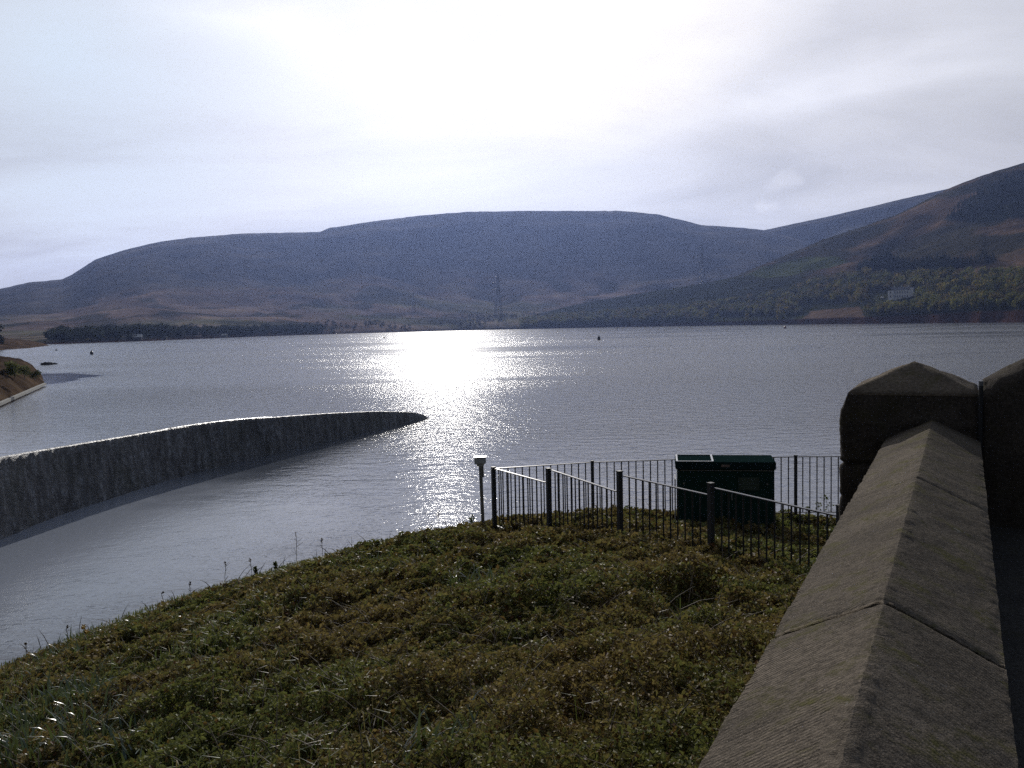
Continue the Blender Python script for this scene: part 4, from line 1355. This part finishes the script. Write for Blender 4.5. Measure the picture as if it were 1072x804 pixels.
for sx_ in (-0.5, 0.5):
    m = MB(); m.box((sx_ * cw_ * 0.5, -0.336, (Hc - lidh) * 0.46), (cw_ * 0.475, 0.016, (Hc - lidh) * 0.80)); d_ = m.build("door", M_green, cab, bevel=0.004)
    if sx_ > 0:
        m = MB(); m.box((-cw_ * 0.0 + 0.12, -0.352, (Hc - lidh) * 0.62), (0.03, 0.03, 0.10)); m.tube((0.12, -0.352, (Hc - lidh) * .58), (0.12, -0.372, (Hc - lidh) * .58), 0.018, None, 10); m.build("handle", M_grey, d_)
        m = MB(); m.box((cw_ * 0.24, -0.347, (Hc - lidh) * 0.80), (0.40, 0.008, 0.26)); nt_ = m.build("notice", M_notice, d_)
        m = MB()
        for k in range(6): m.box((cw_ * 0.24 + (0.02 if k % 2 else -0.01), -0.3525, (Hc - lidh) * 0.80 + 0.10 - 0.038 * k), (0.32 - 0.05 * (k % 3), 0.003, 0.012))
        m.build("notice_rows", M_noticeline, nt_)
m = MB(); m.box((0.0, -0.374, Hc - lidh * 0.5), (0.16, 0.02, 0.045)); m.build("label_plate", M_label, cab)
for sx_ in (-0.43, 0.43):
    m = MB(); m.tube((sx_ * cw_, -0.34, (Hc - lidh) * .80), (sx_ * cw_, -0.362, (Hc - lidh) * .80), 0.02, None, 10); m.build("bolt", M_grey, cab)
# pale framed hatch on the left part of the lid
m = MB(); hx0, hx1 = -w2 + 0.03, -w2 + 0.72
for (a, b) in (((hx0, -0.34), (hx1, -0.34)), ((hx0, 0.34), (hx1, 0.34)), ((hx0, -0.34), (hx0, 0.34)), ((hx1, -0.34), (hx1, 0.34))):
    za = Hc + 0.008 + (a[1] + 0.36) * 0.046; zb = Hc + 0.008 + (b[1] + 0.36) * 0.046
    m.bar((a[0], a[1], za), (b[0], b[1], zb), 0.035, 0.012)
m.build("hatch_frame", M_pale, cab)
m = MB(); m.box((-w2 - 0.006, 0, Hc * 0.46), (0.02, 0.60, Hc * 0.62)); m.build("side_panel", M_grey, cab)

# ------------------------------------------------------------------ marker post with box head
mp_ = at_y(504.5, 483, 18.6); gz_m = gz(mp_)
mk = empty("marker_post", (mp_[0], mp_[1], gz_m - 0.1)); tag(mk, "slim grey post with a small box-shaped head left of the railings", "post")
zt_ = mp_[2] - gz_m + 0.1
m = MB(); m.box((0.0, 0, zt_ / 2 - 0.1), (0.07, 0.06, zt_ + 0.1)); m.box((0.05, 0.0, zt_ - 0.2), (0.03, 0.03, 0.28)); p_ = m.build("pole", M_grey, mk)
m = MB(); m.box((0, 0, zt_ + 0.02), (0.24, 0.20, 0.13), 0, 1.0); m.box((0, 0, zt_ - 0.07), (0.15, 0.12, 0.06)); m.build("head", simple("light_grey_plastic", (0.34, 0.35, 0.36), 0.5, 0, 0.1, 10), mk, bevel=0.012)
m = MB(); m.box((0, 0, zt_ + 0.095), (0.26, 0.22, 0.02)); m.build("head_lid", M_pale, mk, bevel=0.004)
mk.rotation_euler = (0, R(-1.2), 0)

# ------------------------------------------------------------------ shrub ground cover (uncountable leaves)
def wall_lat(x, y):
    """lateral offset from the wall ridge (negative = bank side)"""
    w2d = Wd[:2] / np.linalg.norm(Wd[:2]); l2 = np.array([w2d[1], -w2d[0]])
    return x * l2[0] + y * l2[1] - lat_mid, x * w2d[0] + y * w2d[1]


def cover_height(x, y):
    """mounded top of the shrub layer above the soil"""
    h_ = 0.22 + 0.50 * fbm(x / 1.6, y / 1.6, 3, 501) + 0.34 * fbm(x / 0.42, y / 0.42, 3, 502)
    return np.clip(h_, 0.03, 0.6)


NL = 2600000
g = np.random.default_rng(77)
px_ = g.uniform(-14, 9.5, NL * 2); py_ = g.uniform(2.0, 24.5, NL * 2)
lz, ls_ = wall_lat(px_, py_)
gz_, gd_ = ground(px_, py_)
dist = np.hypot(px_, py_)
dens = np.clip(5.0 / dist, 0.14, 1.0) ** 1.35
edge_fade = sstep(0.45, 1.4, gd_ + 0.5 * fbm(px_ / 0.7, py_ / 0.7, 3, 511))
inview = (np.abs(px_ + 0.2 - 0.0) < 0.72 * py_ + 2.2)
keepm = (edge_fade > g.random(NL * 2)) & ((lz < -0.18) | (ls_ > sP + 0.9)) & (g.random(NL * 2) < dens) & inview
px_, py_, gz_, dist = px_[keepm], py_[keepm], gz_[keepm], dist[keepm]
if len(px_) > NL: px_, py_, gz_, dist = px_[:NL], py_[:NL], gz_[:NL], dist[:NL]
n = len(px_)
gd2_ = edge_dist(px_, py_); H_ = cover_height(px_, py_) * (0.3 + 0.7 * sstep(0.4, 4.0, gd2_))
gap = sstep(0.05, 0.16, fbm(px_ / 0.33, py_ / 0.33, 3, 520))        # twiggy gaps
u = g.random(n) ** 0.45
z_ = gz_ + H_ * u * (1 - 0.75 * gap) + 0.02 * g.normal(0, 1, n)
size = (0.0100 + 0.0020 * np.clip(dist - 3, 0, 20)) * (0.55 + 0.9 * g.random(n))
C0 = np.stack([px_, py_, z_], -1)
nv = g.normal(0, 0.75, (n, 3)) + np.array([0, -0.1, 0.9]); nv /= np.linalg.norm(nv, axis=1)[:, None]
a1 = np.cross(nv, g.normal(0, 1, (n, 3))); a1 /= np.linalg.norm(a1, axis=1)[:, None]; a2 = np.cross(nv, a1)
L1 = size[:, None] * 1.25; L2 = size[:, None] * 0.72
fold = nv * size[:, None] * 0.35
V = np.stack([C0 - a1 * L1, C0 + a2 * L2 + fold, C0 + a1 * L1, C0 - a2 * L2 + fold], 1).reshape(-1, 3)
pn = fbm(px_ / 2.1, py_ / 2.1, 3, 531); pn2 = fbm(px_ / 0.4, py_ / 0.4, 3, 533)
tone = np.clip(0.5 + 2.8 * pn + 1.8 * pn2 + 0.35 * g.normal(0, 1, n), 0, 1)
col = lerp((0.215, 0.148, 0.060), (0.140, 0.150, 0.046), tone)
rust = (g.random(n) < 0.10)[:, None]
col = np.where(rust, np.array([0.12, 0.055, 0.022]), col) * (0.55 + 0.9 * g.random(n))[:, None]
tag(np_mesh("ground_cover", V, np.arange(n * 4).reshape(n, 4), M_leaf, facecol=col), "dense low brown-green shrubs covering the near bank", "shrubs", None, "stuff")
print("leaves", n)

# twigs poking out of the shrubs
tw = MB(); gr = random.Random(5)
Vt = []
for i in range(1500):
    y = gr.uniform(3.5, 22) if i % 2 else gr.uniform(3.5, 11); x = gr.uniform(-0.62 * y - 1, min(0.45 * y - 0.9, 6))
    gzz, gdd = ground(np.array([x]), np.array([y]))
    if gdd[0] < 0.4 or (wall_lat(x, y)[0] > -0.3 and wall_lat(x, y)[1] < sP + 1): continue
    h_ = float(cover_height(np.array([x]), np.array([y]))[0]); a = gr.random() * 6.28; L = gr.uniform(0.12, 0.4)
    p0 = Vector((x, y, gzz[0] + h_ * 0.5)); p1 = p0 + Vector((math.cos(a) * L, math.sin(a) * L, gr.uniform(0.02, 0.22) + h_ * 0.3))
    tw.tube(p0, (p0 + p1) / 2 + Vector((0, 0, 0.03)), 0.0028 + 0.0002 * y, None, 4, False); tw.tube((p0 + p1) / 2 + Vector((0, 0, 0.03)), p1, 0.0025 + 0.0002 * y, 0.001, 4, False)
tag(tw.build("twigs", M_dryleaf, fix=False), "thin bare brown twigs poking out of the low shrubs on the bank", "twigs", None, "stuff")


# short grass growing through the shrubs, thickest along the water's edge and at the lower left
g = np.random.default_rng(311); NG = 26000
gx = g.uniform(-11, 7, NG * 6); gy = g.uniform(4, 23.5, NG * 6)
ggz, ggd = ground(gx, gy); P_ = to_px(np.stack([gx, gy, ggz], -1)); lz2, ls2 = wall_lat(gx, gy)
pr = 0.9 * np.exp(-((ggd - 0.6) / 0.7) ** 2) * (P_[:, 0] < 560) + 0.85 * sstep(0.02, 0.14, fbm(gx / 1.3, gy / 1.3, 3, 611)) * np.clip(1.1 - P_[:, 0] / 420, 0.05, 1)
ok_ = (ggd > 0.15) & (g.random(NG * 6) < pr) & (lz2 < -0.2) & (P_[:, 0] > -80) & (P_[:, 1] < 880)
gx, gy, ggz, ggd = (q[ok_][:NG] for q in (gx, gy, ggz, ggd)); n = len(gx)
ht = g.uniform(0.10, 0.26, n) * (0.5 + 0.5 * sstep(0.3, 2.5, ggd)); an = g.uniform(0, 6.283, n); ln_ = g.uniform(0.1, 0.9, n)
b0_ = np.stack([gx, gy, ggz + 0.6 * cover_height(gx, gy) * (0.3 + 0.7 * sstep(0.4, 4.0, ggd)) - 0.03], -1)
sd_ = np.stack([-np.sin(an), np.cos(an), 0 * an], -1) * (0.0022 + 0.00022 * np.hypot(gx, gy))[:, None]
di_ = np.stack([np.cos(an), np.sin(an), 0 * an], -1)
up_ = np.array([0, 0, 1.0])
mid_ = b0_ + up_ * (ht * 0.65)[:, None] + di_ * (ht * ln_ * 0.25)[:, None]; tip_ = b0_ + up_ * (ht * (1 - 0.35 * ln_))[:, None] + di_ * (ht * ln_ * 0.85)[:, None]
V = np.stack([b0_ - sd_, b0_ + sd_, mid_ + sd_, mid_ - sd_, tip_ + sd_ * .15, tip_ - sd_ * .15], 1).reshape(-1, 3)
k6 = np.arange(n)[:, None] * 6; F = np.concatenate([k6 + np.array([[0, 1, 2, 3]]), k6 + np.array([[3, 2, 4, 5]])])
dead = g.random(n) < 0.3
gc = np.where(dead[:, None], np.array([0.20, 0.15, 0.075]), np.array([0.085, 0.125, 0.035])) * g.uniform(0.6, 1.4, (n, 1))
tag(np_mesh("grass", V, F, M_grass, facecol=np.r_[gc, gc]), "thin green and straw-coloured grass along the bank's edge", "grass", None, "stuff")


def hit_ground(px, py, lift=0.0):
    d = ray(px, py); ks = np.linspace(2.5, 30, 1400); P = CAM + ks[:, None] * d
    gz1, gd1 = ground(P[:, 0], P[:, 1]); below = P[:, 2] <= gz1 + lift
    k = np.argmax(below) if below.any() else -1
    return P[k]


# ------------------------------------------------------------------ daffodil clumps
def blades(n, h_, spread, seed, wid=0.013):
    g_ = np.random.default_rng(seed); V = []; F = []; C = []
    for i in range(n):
        a = g_.random() * 6.283; r0 = spread * 0.35 * g_.random() ** .5; lean = g_.uniform(0.15, 1.0); L = h_ * g_.uniform(0.6, 1.15); w_ = wid * g_.uniform(.7, 1.2)
        b = g_.random() * 6.283; ca, sa = math.cos(a), math.sin(a); base = np.array([r0 * math.cos(b), r0 * math.sin(b), 0.0])
        side = np.array([-sa, ca, 0]); p = base.copy(); ang = 0.12 * lean; o_ = len(V)
        K = 5
        for k in range(K + 1):
            ww = w_ * (1 - (k / K) ** 2.5 * 0.9)
            V += [p - side * ww, p + side * ww]
            ang = 0.15 * lean + (k / K) ** 1.5 * 2.0 * lean
            p = p + np.array([ca * math.sin(ang), sa * math.sin(ang), math.cos(ang)]) * L / K
        for k in range(K): F.append((o_ + 2 * k, o_ + 2 * k + 1, o_ + 2 * k + 3, o_ + 2 * k + 2)); C.append(np.array([0.060, 0.088, 0.034]) * g_.uniform(.6, 1.4))
    return np.array(V), np.array(F), np.array(C)


BL = [blades(24, 0.34, 0.7, 900 + i, 0.012) for i in range(5)]
protos = []
for i in range(5):
    ro = empty("daffodil_clump", (0, 0, 0)); np_mesh("leaves", *BL[i][:2], M_blade, ro, facecol=BL[i][2], smooth=True); protos.append(ro)


def flower(parent, x, y, z, seed):
    g_ = random.Random(seed); m = MB()
    m.tube((x * .6, y * .6, 0), (x, y, z), 0.005, None, 5)
    st = m.build("flower_stalk", M_blade_stalk, parent)
    m = MB()
    for k in range(6):
        a = k * math.pi / 3; c, s_ = math.cos(a), math.sin(a); c2, s2 = math.cos(a + .45), math.sin(a + .45); c3, s3 = math.cos(a - .45), math.sin(a - .45)
        m.add([(x, y - .01, z), (x + c2 * .028, y - 0.012, z + s2 * .028), (x + c * .052, y - .006, z + s_ * .052), (x + c3 * .028, y - 0.012, z + s3 * .028)], [(0, 1, 2, 3)])
    m.tube((x, y - 0.012, z), (x, y - 0.05, z - .006), 0.014, 0.022, 10, False)
    m.build("flower", M_petal, st, fix=False)


M_blade_stalk = simple("flower_stalk_green", (0.05, 0.09, 0.03), 0.5, 0, 0.2, 10)
spots = []
gr = random.Random(12)
spots += [(gr.uniform(-5, 150), gr.uniform(725, 803)) for _ in range(36)]
spots += [(gr.uniform(50, 150), gr.uniform(670, 745)) for _ in range(16)]
spots += [(x, 662 - (x - 80) * 0.19 + gr.uniform(-3, 5)) for x in range(85, 205, 15)]
spots += [(x, 592 - (x - 350) * 0.18 + gr.uniform(-2, 4)) for x in range(352, 448, 16)]
spots += [(gr.uniform(455, 560), gr.uniform(598, 640)) for _ in range(6)]
spots += [(gr.uniform(430, 500), gr.uniform(740, 790)) for _ in range(3)]
spots += [(gr.uniform(730, 830), gr.uniform(552, 572)) for _ in range(6)]
zones = [(lambda x, y: y > 730 and x < 200, "green daffodil clump with shining blades in the patch at the bottom left corner", "daffodils at the bottom left"),
         (lambda x, y: y > 685 and x < 200, "loose daffodil clump on the left slope just above the corner patch", "daffodils on the left slope"),
         (lambda x, y: x < 230, "daffodil clump in the row near the water's edge by the yellow flowers", "daffodils along the left edge"),
         (lambda x, y: x < 450 and y < 640, "daffodil clump in the row on the bank's upper edge against the water", "daffodils on the upper edge"),
         (lambda x, y: x < 600 and y < 660, "daffodil clump amid the shrubs left of the railings", "daffodils in the middle shrubs"),
         (lambda x, y: x < 520, "daffodil clump low in the middle foreground shrubs", "daffodils in the lower middle"),
         (lambda x, y: True, "daffodil clump behind the front railing below the green cabinet", "daffodils below the cabinet")]
seen = set()
first_row = None
for i, (px, py) in enumerate(spots):
    p = hit_ground(px, py, 0.15); k = i % 5
    o = protos[k] if k not in seen else copy_tree(protos[k]); seen.add(k)
    o.location = (p[0], p[1], p[2] - 0.16); o.rotation_euler = (0, 0, gr.random() * 6.28); s_ = gr.uniform(0.85, 1.25) * (0.62 if px < 230 and py < 670 else 0.8 if py < 600 else 1.0); o.scale = (s_, s_, s_)
    for fn, lab, grp in zones:
        if fn(px, py): tag(o, lab, "daffodils", grp); break
# one clump in flower
p = hit_ground(95, 672, 0.15)
fc = empty("daffodil_clump", (p[0], p[1], p[2] - 0.15)); np_mesh("leaves", *BL[2][:2], M_blade, fc, facecol=BL[2][2], smooth=True)
tag(fc, "only daffodil clump in bloom with yellow flowers near the water's edge", "daffodils")
q0 = p
for k, (fx, fy) in enumerate(((88, 656), (91, 661), (105, 667), (86, 679), (91, 676))):
    q = at_y(fx, fy, p[1] - 0.1 + 0.05 * k); flower(fc, q[0] - p[0], q[1] - p[1], q[2] - p[2] + 0.15, k)

# ------------------------------------------------------------------ tall dry stems and leafy shoots on the skyline of the bank
def stem(px, py, hpx, label, seed, leafy=False):
    p = hit_ground(px, py, 0.02); r = math.hypot(p[0], p[1]); h_ = hpx * r / F_PX; g_ = random.Random(seed)
    o = empty("leafy_shoot" if leafy else "dry_stem", p); tag(o, label, "plant", "leafy shoots on the bank" if leafy else "dry stems on the bank")
    m = MB(); lean = g_.uniform(-.12, .12) * h_; q = Vector((0, 0, -0.1))
    pts = [Vector((lean * (k / 4) ** 2, 0.02 * k * g_.uniform(-1, 1), -0.1 + (h_ + 0.1) * k / 4)) for k in range(5)]
    for a, b in zip(pts[:-1], pts[1:]): m.tube(a, b, 0.006, 0.005, 5)
    for k in range(5):
        f = g_.uniform(.35, .95); b = pts[0].lerp(pts[-1], f); a = g_.random() * 6.28; l = h_ * g_.uniform(.08, .22)
        m.tube(b, b + Vector((math.cos(a) * l, math.sin(a) * l, l * .7)), 0.004, 0.003, 4)
    m.build("stalk", M_dryleaf, o)
    g2 = np.random.default_rng(seed); n_ = 46 if leafy else 14
    zf = g2.uniform(.25, 1.02, n_) if leafy else g2.uniform(.8, 1.03, n_)
    rr = (0.22 if leafy else 0.06) * h_ * g2.random(n_); aa = g2.random(n_) * 6.28
    c = np.c_[lean * zf ** 2 + rr * np.cos(aa), rr * np.sin(aa), zf * h_]; s_ = (0.026 if leafy else 0.014) * (0.6 + g2.random(n_))
    nv_ = g2.normal(0, 1, (n_, 3)); nv_ /= np.linalg.norm(nv_, axis=1)[:, None]; b1_ = np.cross(nv_, g2.normal(0, 1, (n_, 3))); b1_ /= np.linalg.norm(b1_, axis=1)[:, None]; b2_ = np.cross(nv_, b1_)
    q_ = np.stack([c - b1_ * s_[:, None] * 1.4, c + b2_ * s_[:, None] * .7, c + b1_ * s_[:, None] * 1.4, c - b2_ * s_[:, None] * .7], 1).reshape(-1, 3)
    np_mesh("foliage" if leafy else "seed_head", q_, np.arange(n_ * 4).reshape(n_, 4), M_crown if not leafy else M_leaf, o,
            facecol=np.tile(np.array([0.05, 0.07, 0.02] if leafy else [0.08, 0.06, 0.035]), (n_, 1)) * (0.6 + 0.8 * g2.random(n_))[:, None])


for i, (px, py, hpx) in enumerate(((311, 592, 34), (338, 588, 24), (236, 613, 24), (264, 603, 18), (200, 624, 14), (172, 634, 14), (70, 668, 12), (28, 684, 10), (459, 564, 30), (430, 570, 14), (212, 618, 10))):
    stem(px, py, hpx, "thin dry stalk standing up against the water on the bank's edge", 40 + i)
for i, (px, py, hpx) in enumerate(((494, 556, 16), (482, 560, 10), (289, 598, 9), (268, 603, 10), (610, 558, 16), (625, 556, 22), (655, 556, 26), (667, 560, 30), (586, 556, 14), (416, 572, 10), (858, 548, 22), (868, 550, 30), (845, 550, 18))):
    stem(px, py, hpx, "small leafy shoot rising from the shrubs against the water or railings", 80 + i, True)

# ------------------------------------------------------------------ haze
HAZE = True
if HAZE:
    t = NT("haze"); t.n.remove(t.p)
    pv = t.node('ShaderNodeVolumePrincipled'); pv.inputs['Color'].default_value = (0.38, 0.52, 1.0, 1); pv.inputs['Density'].default_value = 0.54e-4
    pv.inputs['Anisotropy'].default_value = 0.58
    t.l.new(pv.outputs[0], t.out.inputs['Volume'])
    m = MB(); m.box((0, 2550, 236), (9400, 6900, 500)); hz = m.build("haze", t.m)
    tag(hz, "thin blue-grey haze filling the valley", "haze", None, "stuff")
